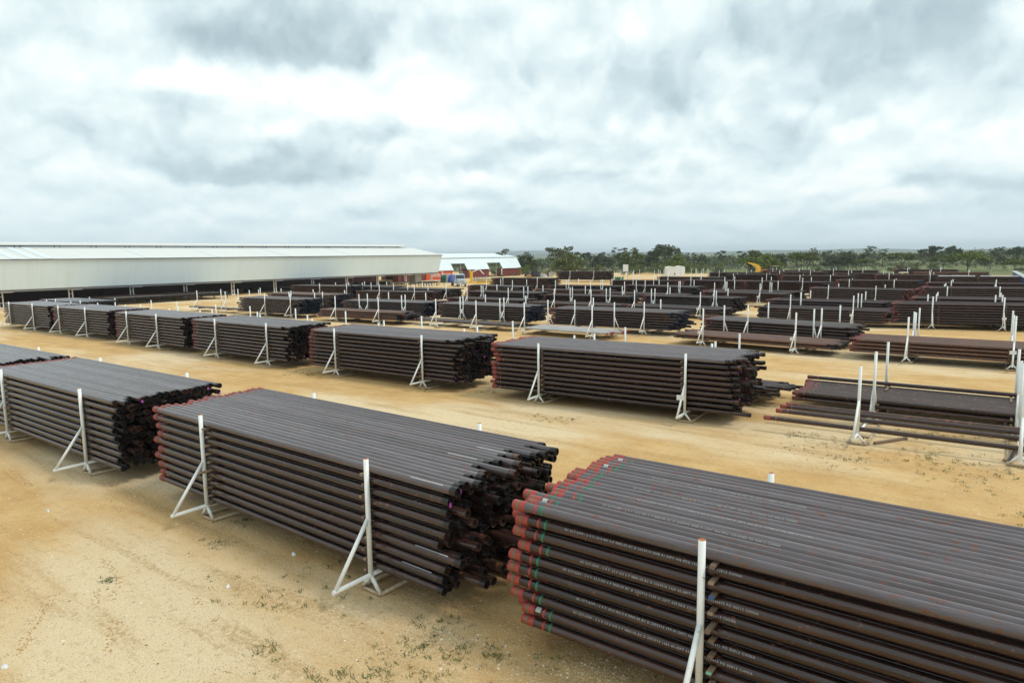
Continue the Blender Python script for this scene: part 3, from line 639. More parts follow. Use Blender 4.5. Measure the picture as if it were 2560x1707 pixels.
# small tags hanging on far ends
tv = []; tf = []
for p in rest:
    if p['near'] and p['v'] < 33 and random.random() < .06:
        x, y, z = p['u']+p['L']*math.cos(p['yaw'])+.012, p['v'], p['z']-.05; k = off+len(tv)
        tv += [(x, y-.03, z-.045), (x, y+.03, z-.045), (x+.006, y+.03, z+.045), (x+.006, y-.03, z+.045)]; tf.append((k, k+1, k+2, k+3))
Vs.append(np.array(tv)); Fs.append(np.array(tf)); Ms.append(np.full(len(tf), MIX['magenta_tag']))
V = np.concatenate(Vs); F = np.concatenate(Fs); M_ = np.concatenate(Ms)
me = bpy.data.meshes.new('stacked_pipes'); me.vertices.add(len(V)); me.vertices.foreach_set('co', V.ravel()); me.loops.add(F.size); me.loops.foreach_set('vertex_index', F.ravel().astype(np.int32))
me.polygons.add(len(F)); me.polygons.foreach_set('loop_start', np.arange(0, F.size, 4, dtype=np.int32)); me.polygons.foreach_set('loop_total', np.full(len(F), 4, np.int32))
for q in MLIST: me.materials.append(MATS[q])
me.polygons.foreach_set('material_index', M_.astype(np.int32)); me.polygons.foreach_set('use_smooth', np.ones(len(F), bool)); me.update(); me.validate()
try: me.set_sharp_from_angle(angle=R(40))
except Exception: pass
tag(link('stacked_pipes', me), 'dark steel pipes with red couplings filling the farther and inner stacks', 'pipes', None, 'stuff')
for me_ in list(BODY.values())+list(COUP.values())+list(PROT.values()):
    try: me_.set_sharp_from_angle(angle=R(40))
    except Exception: pass
# wooden spacer bars between the layers
def bar_mesh(mats, w=.085, h=.058):
    b_ = MB(); c = .008; P = []
    for y in (0, 1):
        for (x, z) in ((-w/2+c, -h/2), (w/2-c, -h/2), (w/2, -h/2+c), (w/2, h/2-c), (w/2-c, h/2), (-w/2+c, h/2), (-w/2, h/2-c), (-w/2, -h/2+c)): P.append((x+.004*math.sin(z*99+y), y, z))
    b_.add(P, [(i, (i+1) % 8, 8+(i+1) % 8, 8+i) for i in range(8)]); b_.add(P[:8], [tuple(range(8))], 1); b_.add(P[8:], [tuple(reversed(range(8)))], 0)
    return b_.mesh('spacer_bar', mats)
BARS = [bar_mesh(['timber', 'timber']), bar_mesh(['pale_timber', 'pale_timber']), bar_mesh(['timber', 'pale_timber'])]; BARB = bar_mesh(['timber', 'blue_spray']); BARG = bar_mesh(['pale_timber', 'mint_spray'])
sb = MB(); NS = 0
for (u, v0, v1, z, yaw, lab) in SPACERS:
    if lab:
        me_ = random.choice(BARS)
        if 'nearest the camera' in lab and 'left' in lab:
            if 'third' in lab: me_ = BARB
            elif 'eighth' in lab: me_ = BARG
            elif 'fifth' in lab: v0 -= .22
        o = link('spacer_bar', me_, None, (u, v0, z), yaw, (1, v1-v0, 1)); tag(o, lab, 'spacer', 'wooden spacer bars between the pipe layers'); NS += 1
    else: sb.box((u, (v0+v1)/2, z), (.085, v1-v0, .058), 0, yaw)
tag(part('spacer_bars', None, sb, ['timber']), 'wooden bars between the pipe layers of the far stacks', 'spacers', None, 'stuff')
# ------------------------------------------------------------------ long open shed at the left
SV0, SV1, SU = -45.0, 144.5, -132.0
shed = empty('storage_shed', 'long white open-sided shed with sloping fascia and ridge vent', 'shed', (0, 0, 0))
def slab(prof, v0, v1, mats, name, parent, th=.08):
    b_ = MB(); (u0, z0), (u1, z1) = prof; d = Vector((u1-u0, z1-z0)).normalized(); nx, nz = -d.y*th, d.x*th
    poly = [(u0, z0), (u1, z1), (u1+nx, z1+nz), (u0+nx, z0+nz)]
    b_.prism(poly, v0, v1, lambda a, c, t: (a, t, c)); return part(name, parent, b_, mats)
edges = [SV0 + 12.63*i for i in range(16)]
for i in range(15):
    a, c = edges[i]+.006, edges[i+1]-.006
    slab(((SU+.4, 3.12), (SU+2.0, 7.95)), a, c, ['fascia_sheet'], 'fascia_panel', shed)
    slab(((SU+2.2, 8.02), (SU-9.6, 10.15)), a, c, ['roof_sheet'], 'roof_panel', shed, -.06)
    slab(((SU-13.4, 10.15), (SU-25.2, 8.02)), a, c, ['roof_sheet'], 'roof_panel', shed, -.06)
b = MB(); b.box((SU+2.16, (SV0+SV1)/2, 7.97), (.16, SV1-SV0, .10)); part('eave_trim', shed, b, ['navy_trim'])
b = MB(); b.box((SU+.05, (SV0+SV1)/2, 3.06), (.5, SV1-SV0, .09)); part('lower_ledge', shed, b, ['white_paint'])
b = MB(); b.box((SU+.12, (SV0+SV1)/2, 2.95), (.34, SV1-SV0, .12)); part('lower_trim', shed, b, ['navy_trim'])
b = MB(); b.box((SU+.02, (SV0+SV1)/2, 2.80), (.3, SV1-SV0, .17)); part('gutter', shed, b, ['grey_sheet'])
for va_, w_ in ((40.5, 1.1), (43.2, 1.0), (45.4, 1.1), (62, .5), (76, .5), (93, .5), (112, .5)):
    slab(((SU+2.25, 8.10), (SU-9.5, 10.22)), va_, va_+w_, ['bluish_roof'], 'skylight_strip', shed, -.03)
vent = MB(); vent.box((SU-11.5, (SV0+SV1-4)/2, 10.45), (2.9, SV1-4-SV0, .12), 0)
vo = part('ridge_vent', shed, vent, ['grey_sheet'])
b = MB(); b.prism([(SU-8.9, 10.55), (SU-8.9, 10.83), (SU-11.5, 11.15), (SU-14.1, 10.83), (SU-14.1, 10.55)], SV0, SV1-3, lambda a, c, t: (a, t, c)); part('vent_cap', vo, b, ['roof_sheet'])
for i in range(30):
    b = MB(); y = SV0+3+6.2*i; b.box((SU-9.7, y, 10.3), (.12, .12, .5)); b.box((SU-9.7, y+.9, 10.3), (.12, .12, .5)); part('vent_bracket', vo, b, ['dark_steel'])
b = MB(); b.box((SU-25.2, (SV0+SV1)/2, 4.0), (.1, SV1-SV0, 8.0)); part('back_wall', shed, b, ['brown_door'])
b = MB(); b.box((SU-12.5, SV0, 4.0), (25, .1, 8.0)); part('end_wall', shed, b, ['brown_door'])
for i in range(-8, 11):
    y = 39.4+10.37*i
    if not SV0 < y < SV1-1: continue
    b = MB()
    for dx, dy in ((0, -.28), (0, .28)): b.box((SU-1.2+dx, y+dy, 1.45), (.16, .16, 2.9))
    for z in (.9, 1.9, 2.6): b.box((SU-1.2, y, z), (.08, .56, .08))
    b.box((SU-.7, y+.6, 2.66), (1.3, 1.8, .12)); b.box((SU-1.2, y, .08), (.5, .9, .16))
    part('column', shed, b, ['white_paint'])
    b = MB(); b.box((SU-13, y, 5), (.3, .3, 9.8)); part('inner_column', shed, b, ['dark_steel'])
# inspection tables in front of the shed
def table(va, vb, u0, u1, z, label):
    t = empty('inspection_table', label, 'table', ((u0+u1)/2, (va+vb)/2, 0), 0, 'steel tables beside the shed'); ox, oy = (u0+u1)/2, (va+vb)/2
    for u in (u0+.8, (u0+u1)/2, u1-.8):
        b = MB(); b.box((u-ox, 0, z-.1), (.14, vb-va+.4, .18)); part('beam', t, b, ['dark_steel'])
        k = max(2, int((vb-va)/2.6))
        for i in range(k+1):
            b = MB(); b.box((u-ox, va+(vb-va)*i/k-oy, (z-.2)/2), (.1, .1, z-.2)); part('leg', t, b, ['dark_steel'])
table(52.5, 73.5, -134.0, -122.3, 1.03, 'long dark steel table carrying a layer of pipes beside shed')
table(93.0, 107.5, -133.3, -121.4, 1.03, 'shorter dark steel table with pipe ends between shed and stacks')
for i, (u, v) in enumerate(((-128, 126), (-122, 131), (-118.5, 124.5))):
    table(v-3, v+3, u-2.6, u+2.6, 1.1, ['empty black steel table under the shed end', 'empty black steel table nearest the orange container', 'empty black steel table nearest the pipe stacks'][i])
bst = MB(); bst.box((SU-3.0, 138.5, 1.45), (2.2, 2.4, 2.9)); o = part('concrete_block', None, bst, ['concrete']); tag(o, 'grey concrete pier under the far end of the shed', 'pier')
b = MB(); b.tube(at(868+1, 745, 0), at(884, 694, 4.2), .09, n=8); b.tube(at(868+1, 745, 0), at(868+1, 745, 0)+Vector((0, 0, .12)), .22, n=8); tag(part('leaning_pole', None, b, ['rusty_steel']), 'thin rusty pole leaning against the tall stack beside shed', 'pole')

# ------------------------------------------------------------------ barn roof on shipping containers
BU = -150.0
barn = empty('container_barn', 'bluish white gambrel roof carried on rows of containers', 'barn', (0, 0, 0))
def container(name, v0, v1, u, mat, label, h=2.85, n=34, z0=0.0):
    c = empty(name, label, 'container', (u, (v0+v1)/2, z0), 0, 'shipping containers under the barn roof'); hl = (v1-v0)/2
    b = MB(); x0, x1 = -2.44, 0.0
    P = []; F = []
    m_ = n*4
    ys = []; xs = []
    for i in range(n):                      # corrugated side wall
        y = -hl+.15+(2*hl-.3)*i/n; w = (2*hl-.3)/n
        ys += [y, y+.35*w, y+.5*w, y+.85*w]; xs += [-.06, -.06, -.015, -.015]
    for z in (.15, h-.12):
        for x, y in zip(xs, ys): P.append((x, y, z))
    k = len(xs)
    for i in range(k-1): F.append((i, i+1, k+i+1, k+i))
    b.add(P, F); part('side_wall', c, b, [mat])
    b = MB(); b.box((-1.22, 0, h-.06), (2.44, 2*hl, .12)); b.box((-.05, 0, .08), (.1, 2*hl, .16)); b.box((-1.22, 0, .1), (2.3, 2*hl-.1, .1)); part('frame', c, b, [mat])
    b = MB(); b.box((-2.40, 0, h/2), (.06, 2*hl-.04, h-.1)); part('rear_wall', c, b, [mat])
    for sgn in (-1, 1):
        b = MB(); b.box((-1.22, sgn*(hl-.03), h/2), (2.36, .05, h-.14)); d_ = part('door', c, b, [mat])
        for x in (-1.9, -1.5, -.95, -.55):
            b = MB(); b.tube((x, sgn*(hl+.02), .2), (x, sgn*(hl+.02), h-.2), .03, n=6); part('lock_rod', d_, b, ['grey_sheet'])
        b = MB(); b.box((-.05, sgn*(hl-.08), h/2), (.11, .14, h-.02)); b.box((-2.38, sgn*(hl-.08), h/2), (.11, .14, h-.02)); part('corner_post', c, b, [mat])
    return c
cH = container('shipping_container', 158.7, 171.6, BU, 'container_orange', 'bright orange red container with white lettering under barn roof')
container('shipping_container', 179.2, 191.6, BU, 'container_red', 'maroon container between the two barn openings')
container('shipping_container', 199.6, 211.4, BU, 'container_red', 'maroon container at the far right end of barn')
container('shipping_container', 146.2, 158.4, BU, 'container_red', 'dark maroon container half hidden behind the shed end')
for i, (v0, v1) in enumerate(((158.7, 171.6), (179.2, 191.6), (199.6, 211.4))):
    container('shipping_container', v0, v1, BU-18.5, 'container_red', ['maroon container at back of barn behind the orange one', 'maroon container at back of barn, middle one', 'maroon container at back of barn, right one'][i], n=8)
# container lettering
for body, y, z, sz in (('HAMBURG', -4.1, 1.0, 1.5), ('S\u00dcD', 2.9, 1.0, 1.5)):
    cu = bpy.data.curves.new('lettering', 'FONT'); cu.body = body; cu.size = sz; cu.extrude = .005; cu.materials.append(MATS['white_paint'])
    tmp = bpy.data.objects.new('tmp', cu); COL.objects.link(tmp); bpy.context.view_layer.update(); me_ = bpy.data.meshes.new_from_object(tmp.evaluated_get(bpy.context.evaluated_depsgraph_get())); bpy.data.objects.remove(tmp); o = link('lettering', me_, cH); o.location = (.012, y, z); o.rotation_euler = (R(90), 0, R(90))
b = MB(); b.add([(.012, 1.3, 1.1), (.012, 2.0, 2.5), (.012, .2, 2.75), (.012, 1.5, 2.3)], [(0, 1, 2, 3)]); part('swoosh', cH, b, ['white_paint'])
# roof
def gam(z): return BU+.35-(z-2.95)*.62          # front face of the steep lower slope
RV0, RV1 = 146.0, 211.6
slab(((gam(5.15), 5.15), (gam(7.1), 7.1)), RV0, RV1, ['bluish_roof'], 'upper_slope', barn, .07)
for a, c in ((RV0, 172.0), (179.2, 191.7), (199.5, RV1)):
    slab(((gam(2.95), 2.95), (gam(5.14), 5.14)), a, c, ['bluish_roof'], 'lower_slope', barn, .07)
rx = BU-10.5
slab(((gam(7.1)+.25, 7.08), (rx, 8.6)), RV0, RV1, ['bluish_roof'], 'roof_panel', barn, -.07)
slab(((rx, 8.6), (2*rx-gam(7.1)-.25, 7.08)), RV0, RV1, ['bluish_roof'], 'roof_panel', barn, -.07)
slab(((2*rx-gam(7.1), 7.1), (2*rx-gam(5.2), 5.2)), RV0, RV1, ['bluish_roof'], 'back_slope', barn, .07)
b = MB(); b.box((gam(7.1)+.3, (RV0+RV1)/2, 7.06), (.1, RV1-RV0, .07)); part('ridge_trim', barn, b, ['grey_sheet'])
for y in (172.3, 179.0, 191.9, 199.3, 211.2):
    b = MB(); b.box((BU-2.6, y, 3.5), (.18, .18, 7.0)); part('column', barn, b, ['white_paint'])
# hanging white downpipe at the barn corner
b = MB(); b.tube((BU+.1, 199.2, 0), (BU+.1, 199.2, 2.9), .18, n=8); part('corner_pillar', barn, b, ['white_paint'])

# ------------------------------------------------------------------ vehicles
def wheel(parent, x, y, r=.5, w=.32):
    wv_ = MB(); wv_.lathe([(-w/2, r*.55), (-w/2, r*.93), (-w/2+.05, r), (w/2-.05, r), (w/2, r*.93), (w/2, r*.55)], 18, 0, 'Z')
    o = part('wheel', parent, wv_, ['black_rubber'], (x, y, r)); o.rotation_euler = (R(90), 0, 0)
    b_ = MB(); b_.lathe([(-w/2+.04, .02), (-w/2+.04, r*.56), (w/2-.04, r*.56), (w/2-.04, .02)], 14, 0, 'Z'); part('rim', o, b_, ['grey_sheet'])
tr = empty('bonnet_truck', 'pale blue bonneted truck parked by the leaning sheets', 'truck', at(1150, 716, 0).to_tuple(), R(-38))
def body(parent, name, prof, y0, y1, mats, loc=None):
    b_ = MB(); b_.prism(prof, y0, y1, lambda a, c, t: (a, t, c)); return part(name, parent, b_, mats, loc)
body(tr, 'bonnet', [(.4, .75), (2.5, .75), (2.6, 1.0), (2.5, 1.62), (.4, 1.95)], -.85, .85, ['pale_blue_paint'])
cab = body(tr, 'cab', [(-1.3, .7), (.42, .7), (.42, 1.95), (.1, 2.95), (-.2, 3.1), (-1.3, 3.1)], -1.2, 1.2, ['pale_blue_paint'])
body(cab, 'windscreen', [(.445, 1.98), (.15, 2.86), (.19, 2.88), (.485, 2.0)], -1.05, 1.05, ['window_glass'])
for sgn in (-1, 1):
    b = MB(); b.box((-.35, sgn*1.205, 2.35), (.9, .02, .75)); part('side_window', cab, b, ['window_glass'])
    b = MB(); b.lathe([(0, .01), (0, .14), (.06, .15)], 12); part('headlight', tr, b, ['white_paint'], (2.6, sgn*.72, 1.2))
    b = MB(); b.box((1.7, sgn*1.05, 1.05), (1.5, .5, .12)); b.box((2.35, sgn*1.05, .85), (.2, .5, .4)); part('mudguard', tr, b, ['pale_blue_paint'])
b = MB(); b.box((2.65, 0, 1.2), (.06, 1.1, .75)); part('grille', tr, b, ['grey_sheet'])
b = MB(); b.box((2.75, 0, .68), (.2, 2.3, .28)); part('bumper', tr, b, ['grey_sheet'])
b = MB(); b.box((-3.2, 0, .95), (6.6, .9, .25)); part('chassis', tr, b, ['dark_steel'])
b = MB(); b.tube((-1.5, .9, 1), (-1.5, .9, 3.7), .08, n=8); part('exhaust', tr, b, ['grey_sheet'])
for x in (1.7, -4.2, -5.5):
    for sgn in (-1, 1): wheel(tr, x, sgn*1.0)
# yellow crane trailer with a load of cream pipe
tl = empty('crane_trailer', 'yellow trailer with crane mast loaded with cream pipes', 'trailer', at(1176, 718, 0).to_tuple(), R(32))
b = MB(); b.box((6.2, 0, 1.15), (13.0, 2.4, .3)); part('deck', tl, b, ['yellow_paint'])
b = MB(); b.box((.3, 0, 2.5), (.5, 1.8, 2.6)); b.box((.0, 0, 3.9), (.3, 1.9, .3)); part('mast', tl, b, ['yellow_paint'])
b = MB(); b.tube((.3, 0, 3.6), (2.2, 0, 4.4), .16, n=8); b.tube((2.2, 0, 4.4), (3.4, 0, 3.1), .12, n=8); part('crane_arm', tl, b, ['white_paint'])
for x in (9.5, 10.8):
    for sgn in (-1, 1): wheel(tl, x, sgn*1.0, .48)
for j in range(4):
    for k in range(2-(j == 3)):
        b = MB(); b.lathe([(.0, .16), (.0, .24), (10.5, .24), (10.5, .16)], 12)
        o = part('cream_pipe', None, b, ['cream_paint']); p_ = Matrix.Rotation(R(32), 4, 'Z') @ Vector((1.6, -.75+.5*j, 1.55+.45*k)); o.location = tl.location+p_; o.rotation_euler = (0, 0, R(32))
        tag(o, 'cream pipe on the yellow trailer, %s row, %s across' % (('bottom', 'upper')[k], ORD1[j]), 'pipe', 'cream pipes on the trailer')
# leaning curved sheets beside the truck
for i, (x, mt, nm) in enumerate(((1112, 'green_sheet', 'leftmost dark green'), (1119, 'green_sheet', 'second dark green'), (1125, 'grey_sheet', 'grey'), (1131, 'blue_sheet', 'bright blue'))):
    b = MB(); P = []; n = 10
    for y in (-.9, .9):
        for rr in (0, .06):
            for k in range(n+1):
                t = .15+1.35*k/n; P.append((math.cos(t)*(2.2-rr)-.2, y, math.sin(t)*(2.6-rr)-.35))
    q = n+1; F = []
    for k in range(n):
        F += [(k, k+1, 2*q+k+1, 2*q+k), (q+k+1, q+k, 3*q+k, 3*q+k+1), (k, q+k, q+k+1, k+1), (2*q+k+1, 3*q+k+1, 3*q+k, 2*q+k)]
    b.add(P, F, 0, True); g = at(x, 706, 0)
    tag(part('curved_sheet', None, b, [mt], g.to_tuple(), R(-60)), '%s curved sheet leaning in the row left of truck' % nm, 'sheet', 'curved sheets beside the truck')
# yellow excavator arm with orange machine behind the stacks
ex = empty('excavator', 'yellow excavator with raised bent boom beyond the last stacks', 'excavator', atD(1893, 236).to_tuple(), CAM_A)
def plate_poly(parent, name, poly, y0, y1, mat): return body(parent, name, poly, y0, y1, [mat])
plate_poly(ex, 'boom', [(-.7, .8), (1.0, .8), (1.2, 3.6), (.6, 5.0), (-1.0, 6.2), (-3.3, 6.9), (-3.6, 6.5), (-1.6, 5.3), (-.5, 3.9)], -.35, .35, 'yellow_paint')
b = MB(); b.tube((-.4, -.45, 2.5), (-2.4, -.45, 5.9), .1, n=8); part('cylinder', ex, b, ['grey_sheet'])
plate_poly(ex, 'body', [(1.2, .9), (4.4, .9), (4.4, 2.0), (3.4, 2.6), (2.2, 2.3), (1.2, 2.0)], -1.2, 1.2, 'orange_paint')
for sgn in (-1, 1): plate_poly(ex, 'track', [(-.6, .35), (-.2, .05), (3.9, .05), (4.3, .45), (3.9, .85), (-.2, .85)], sgn*1.0-.3, sgn*1.0+.3, 'black_rubber')
ex.scale = (.95, .95, .58)
cabn = empty('loader_cab', 'small dark machine cab with pale roof right of excavator', 'machine', atD(1937, 236).to_tuple(), CAM_A)
b = MB(); b.box((0, 0, 1.1), (2.1, 2, 1.5)); part('body', cabn, b, ['dark_steel']); b = MB(); b.box((0, 0, 2.62), (2.0, 1.9, .14)); part('roof', cabn, b, ['cream_paint'])
for x in (-.85, .85):
    for y in (-.8, .8): b = MB(); b.box((x, y, 2.2), (.12, .12, .75)); part('pillar', cabn, b, ['dark_steel'])
for x in (-.8, .8): wheel(cabn, x, -1, .5); wheel(cabn, x, 1, .5)
bus = empty('yellow_loader', 'yellow wheeled machine with white cab roof at right', 'machine', atD(2250, 157).to_tuple(), CAM_A)
b = MB(); b.box((-.6, 0, 1.7), (5.0, 2.2, .9)); b.box((-2.2, 0, 1.1), (1.8, 2.0, .6)); part('body', bus, b, ['yellow_paint'])
b = MB(); b.box((1.0, 0, 2.95), (2.2, 2.0, .18)); part('cab_roof', bus, b, ['white_paint']); b = MB(); b.box((1.0, 0, 2.45), (1.9, 1.8, .8)); part('cab', bus, b, ['yellow_paint'])
b = MB(); b.box((1.0, -.93, 2.5), (1.5, .03, .5)); part('window', bus, b, ['window_glass'])
for x in (-2.2, 1.6): wheel(bus, x, -1.0, .65); wheel(bus, x, 1.0, .65)
bus.scale = (.72, .72, .78)
# white cabins, board, drums, orange net bundle, crates
for x, D, w, lab in ((1676, 226, 3.0, 'white arched-roof cabin with small dark hatch, left of two'), (1699, 230, 3.0, 'white arched-roof cabin, right of two')):
    c = empty('site_cabin', lab, 'cabin', atD(x, D).to_tuple(), CAM_A, 'white cabins')
    b = MB(); b.prism([(-w/2, 0), (w/2, 0), (w/2, 2.9), (w/4, 3.12), (0, 3.2), (-w/4, 3.12), (-w/2, 2.9)], -1.6, 1.6, lambda a, cc, t: (a, t, cc)); part('shell', c, b, ['white_paint'])
    b = MB(); b.prism([(-w/2-.08, 2.9), (w/2+.08, 2.9), (w/4, 3.2), (0, 3.28), (-w/4, 3.2)], -1.65, 1.65, lambda a, cc, t: (a, t, cc)); part('roof', c, b, ['white_paint'])
    if 'left' in lab: b = MB(); b.box((w/2-.35, -1.62, .75), (.4, .06, .5)); part('hatch', c, b, ['dark_steel'])
    else: b = MB(); b.box((0, -1.61, 1.3), (.05, .04, 2.4)); part('door_seam', c, b, ['grey_sheet'])
sg = empty('board_on_legs', 'white board on two legs standing among empty racks', 'board', atD(1565, 190).to_tuple(), CAM_A)
b = MB(); b.box((0, 0, 3.6), (1.5, .12, 2.0)); part('panel', sg, b, ['white_paint'])
for x in (-.6, .6): b = MB(); b.box((x, 0, 1.3), (.1, .1, 2.6)); part('leg', sg, b, ['grey_sheet'])
for i in range(6):
    b = MB(); b.lathe([(0, .02), (0, .3), (.3, .31), (.32, .29), (.6, .31), (.9, .3), (.9, .02)], 14, 0, 'Z')
    tag(part('drum', None, b, ['green_paint'], (atD(1541+3.2*i, 196)+Vector((0, .3*(i % 2), 0))).to_tuple()), 'green drum, %s from left, before the field' % ORD1[i], 'drum', 'green drums')
def lump(name, loc, dims, mat, label, cat, seed, rz=0.0):
    rg = np.random.default_rng(seed); b_ = MB(); nu, nv = 18, 8; P = []
    for j in range(nv+1):
        for i in range(nu):
            th = 2*math.pi*i/nu; ph = math.pi/2*j/nv; q = 1+.18*rg.standard_normal()*(.4+.6*math.sin(ph))
            P.append((dims[0]/2*math.cos(th)*math.cos(ph)*q, dims[1]/2*math.sin(th)*math.cos(ph)*q, dims[2]*math.sin(ph)*max(.6, q)))
    b_.add(P, [(j*nu+i, j*nu+(i+1) % nu, (j+1)*nu+(i+1) % nu, (j+1)*nu+i) for j in range(nv) for i in range(nu)], 0, True)
    return tag(part(name, None, b_, [mat], loc, rz), label, cat)
lump('net_bundle', atD(1805, 180).to_tuple(), (3.6, 2.2, 1.7), 'orange_paint', 'heap of bright orange netting before the field', 'netting', 3, CAM_A)
lump('scrap_heap', atD(1340, 235).to_tuple(), (3.6, 2.0, 2.1), 'black_rubber', 'black plastic scrap heap right of the barn', 'scrap', 4, CAM_A)
lump('scrap_heap', atD(1322, 240).to_tuple(), (2.6, 2.0, 1.7), 'dark_steel', 'small dark scrap heap left of the black one', 'scrap', 5, CAM_A)
lump('scrap_heap', atD(1362, 236).to_tuple(), (2.6, 2.0, 1.0), 'grey_sheet', 'low pale grey scrap heap behind the racks', 'scrap', 6, CAM_A)
for i in range(6):
    lump('bulk_bag', atD(1184+7*i, 205).to_tuple(), (1.05, 1.1, 1.0+.03*i), 'grey_sheet', 'grey bulk bag, %s from left, before barn' % ORD1[i], 'bag', 20+i, .2*i)['group'] = 'grey bulk bags before the barn'
for x, D, dm, mt, lab in ((1325, 226, (1.6, 1.2, 1.1), 'tan_box', 'orange wooden crate standing before the black scrap heap'), (1372, 236, (.6, .6, 2.2), 'container_red', 'narrow brown cabinet standing by the scrap heaps'), (1380, 236, (1.2, .9, 1.6), 'grey_sheet', 'pale grey cabinet beside the narrow brown one')):
    b = MB(); b.box((0, 0, dm[2]/2), dm); 
    for z in (.05, dm[2]/2, dm[2]-.05): b.box((0, 0, z), (dm[0]+.06, dm[1]+.06, .09))
    tag(part('crate', None, b, [mt], atD(x, D).to_tuple(), CAM_A), lab, 'crate')
# blue corrugated wall at the right edge
g0, g1 = at(2530, 706, 0), at(2572, 742, 0)
bl = empty('blue_wall', 'blue corrugated sheet wall with grey coping at right edge', 'wall', g0.to_tuple(), math.atan2((g1-g0).y, (g1-g0).x)); LL = (g1-g0).length
b = MB(); P = []; F = []; k = int(LL/.25)
for z in (0, 2.5):
    for i in range(k+1): P.append((.25*i, .05*(i % 2), z))
F = [(i, i+1, k+2+i, k+1+i) for i in range(k)]; b.add(P, F); part('sheet', bl, b, ['blue_sheet'])
b = MB(); b.box((LL/2, .2, 2.55), (LL, .9, .1)); part('coping', bl, b, ['grey_sheet'])
# cream pipe and timbers on the ground
b = MB(); b.lathe([(0, .15), (0, .22), (5, .22), (5, .15)], 14); tag(part('cream_pipe', None, b, ['cream_paint'], (at(1862, 762, .22)).to_tuple(), .0), 'short cream pipe lying alone between the stacks', 'pipe')
for x, y, r_, l_, mt, lab in ((2186, 1111, 1.0, 1.7, 'timber', 'weathered timber lying right of the loose pipe rack'), (2512, 1155, 1.42, 2.0, 'pale_timber', 'pale timber lying at the right frame edge, left one'), (2521, 1158, 1.45, 2.0, 'dark_steel', 'dark bar lying between two timbers at right edge'), (2532, 1152, 1.38, 1.9, 'timber', 'weathered timber at the right frame edge, right one')):
    b = MB(); c = .012; w, h = .12, .1; P = []
    for xx in (0, l_):
        for (a_, z_) in ((-w/2+c, 0), (w/2-c, 0), (w/2, c), (w/2, h-c), (w/2-c, h), (-w/2+c, h), (-w/2, h-c), (-w/2, c)): P.append((xx, a_, z_))
    b.add(P, [(i, (i+1) % 8, 8+(i+1) % 8, 8+i) for i in range(8)]+[tuple(reversed(range(8))), tuple(range(8, 16))])
    tag(part('timber', None, b, [mt], at(x, y, 0).to_tuple(), r_), lab, 'timber')
for i, (x, y, lab) in enumerate(((735, 1386, 'white paper scrap below the near stack with purple tags'), (12, 1668, 'white paper scrap at the bottom left corner'), (570, 1467, 'pale scrap lying on bare sand left of the brace'), (120, 1278, 'pale scrap on sand near the left edge'))):
    o = lump('paper_scrap', at(x, y, 0).to_tuple(), (.13, .09, .06), 'white_paint', lab, 'litter', 40+i, i)

# ------------------------------------------------------------------ perimeter fence
FP = [(-300, 262), (-150, 248), (-60, 238.5), (10, 234.5), (60, 229), (115, 221)]
fe = empty('perimeter_fence', 'thin grey wire fence between yard and green field', 'fence', (0, 0, 0))
pm = MB(); pm.tube((0, 0, 0), (0, 0, 2.3), .045, n=6); pm.tube((0, 0, 2.3), (0, .35, 2.65), .035, n=6); pm = pm.mesh('fence_post', ['grey_sheet'])
for (x0, y0), (x1, y1) in zip(FP, FP[1:]):
    L_ = math.hypot(x1-x0, y1-y0); k = int(L_/4)
    for i in range(k): link('fence_post', pm, fe, (x0+(x1-x0)*i/k, y0+(y1-y0)*i/k, 0))
for z in (.25, .7, 1.15, 1.6, 2.05, 2.3):
    b = MB()
    for (x0, y0), (x1, y1) in zip(FP, FP[1:]): b.tube((x0, y0, z), (x1, y1, z), .012, n=4, cap=False)
    part('wire', fe, b, ['grey_sheet'])

# ------------------------------------------------------------------ trees
def leaf_cloud(centers, radii, per, size, rg, flat=.6):
    C_ = np.repeat(np.array(centers), per, 0); R_ = np.repeat(np.array(radii), per)[:, None]
    d = rg.standard_normal((len(C_), 3)); d /= np.linalg.norm(d, axis=1)[:, None]; d *= rg.random((len(C_), 1))**.45
    d[:, 2] *= flat; P = C_+d*R_
    a = rg.standard_normal((len(P), 3)); a /= np.linalg.norm(a, axis=1)[:, None]; t = rg.standard_normal((len(P), 3)); b_ = np.cross(a, t); b_ /= np.linalg.norm(b_, axis=1)[:, None]
    sz = size*(.6+.8*rg.random((len(P), 1)))
    V = np.stack([P-a*sz*.6, P+b_*sz*.5, P+a*sz*.6, P-b_*sz*.5], 1).reshape(-1, 3)
    return V
def leaf_mesh(name, V, mat):
    n = len(V)//4; me = bpy.data.meshes.new(name); me.vertices.add(len(V)); me.vertices.foreach_set('co', V.ravel().astype(np.float32)); me.loops.add(4*n); me.loops.foreach_set('vertex_index', np.arange(4*n, dtype=np.int32))
    me.polygons.add(n); me.polygons.foreach_set('loop_start', np.arange(0, 4*n, 4, dtype=np.int32)); me.polygons.foreach_set('loop_total', np.full(n, 4, np.int32)); me.materials.append(MATS[mat]); me.update(); return me
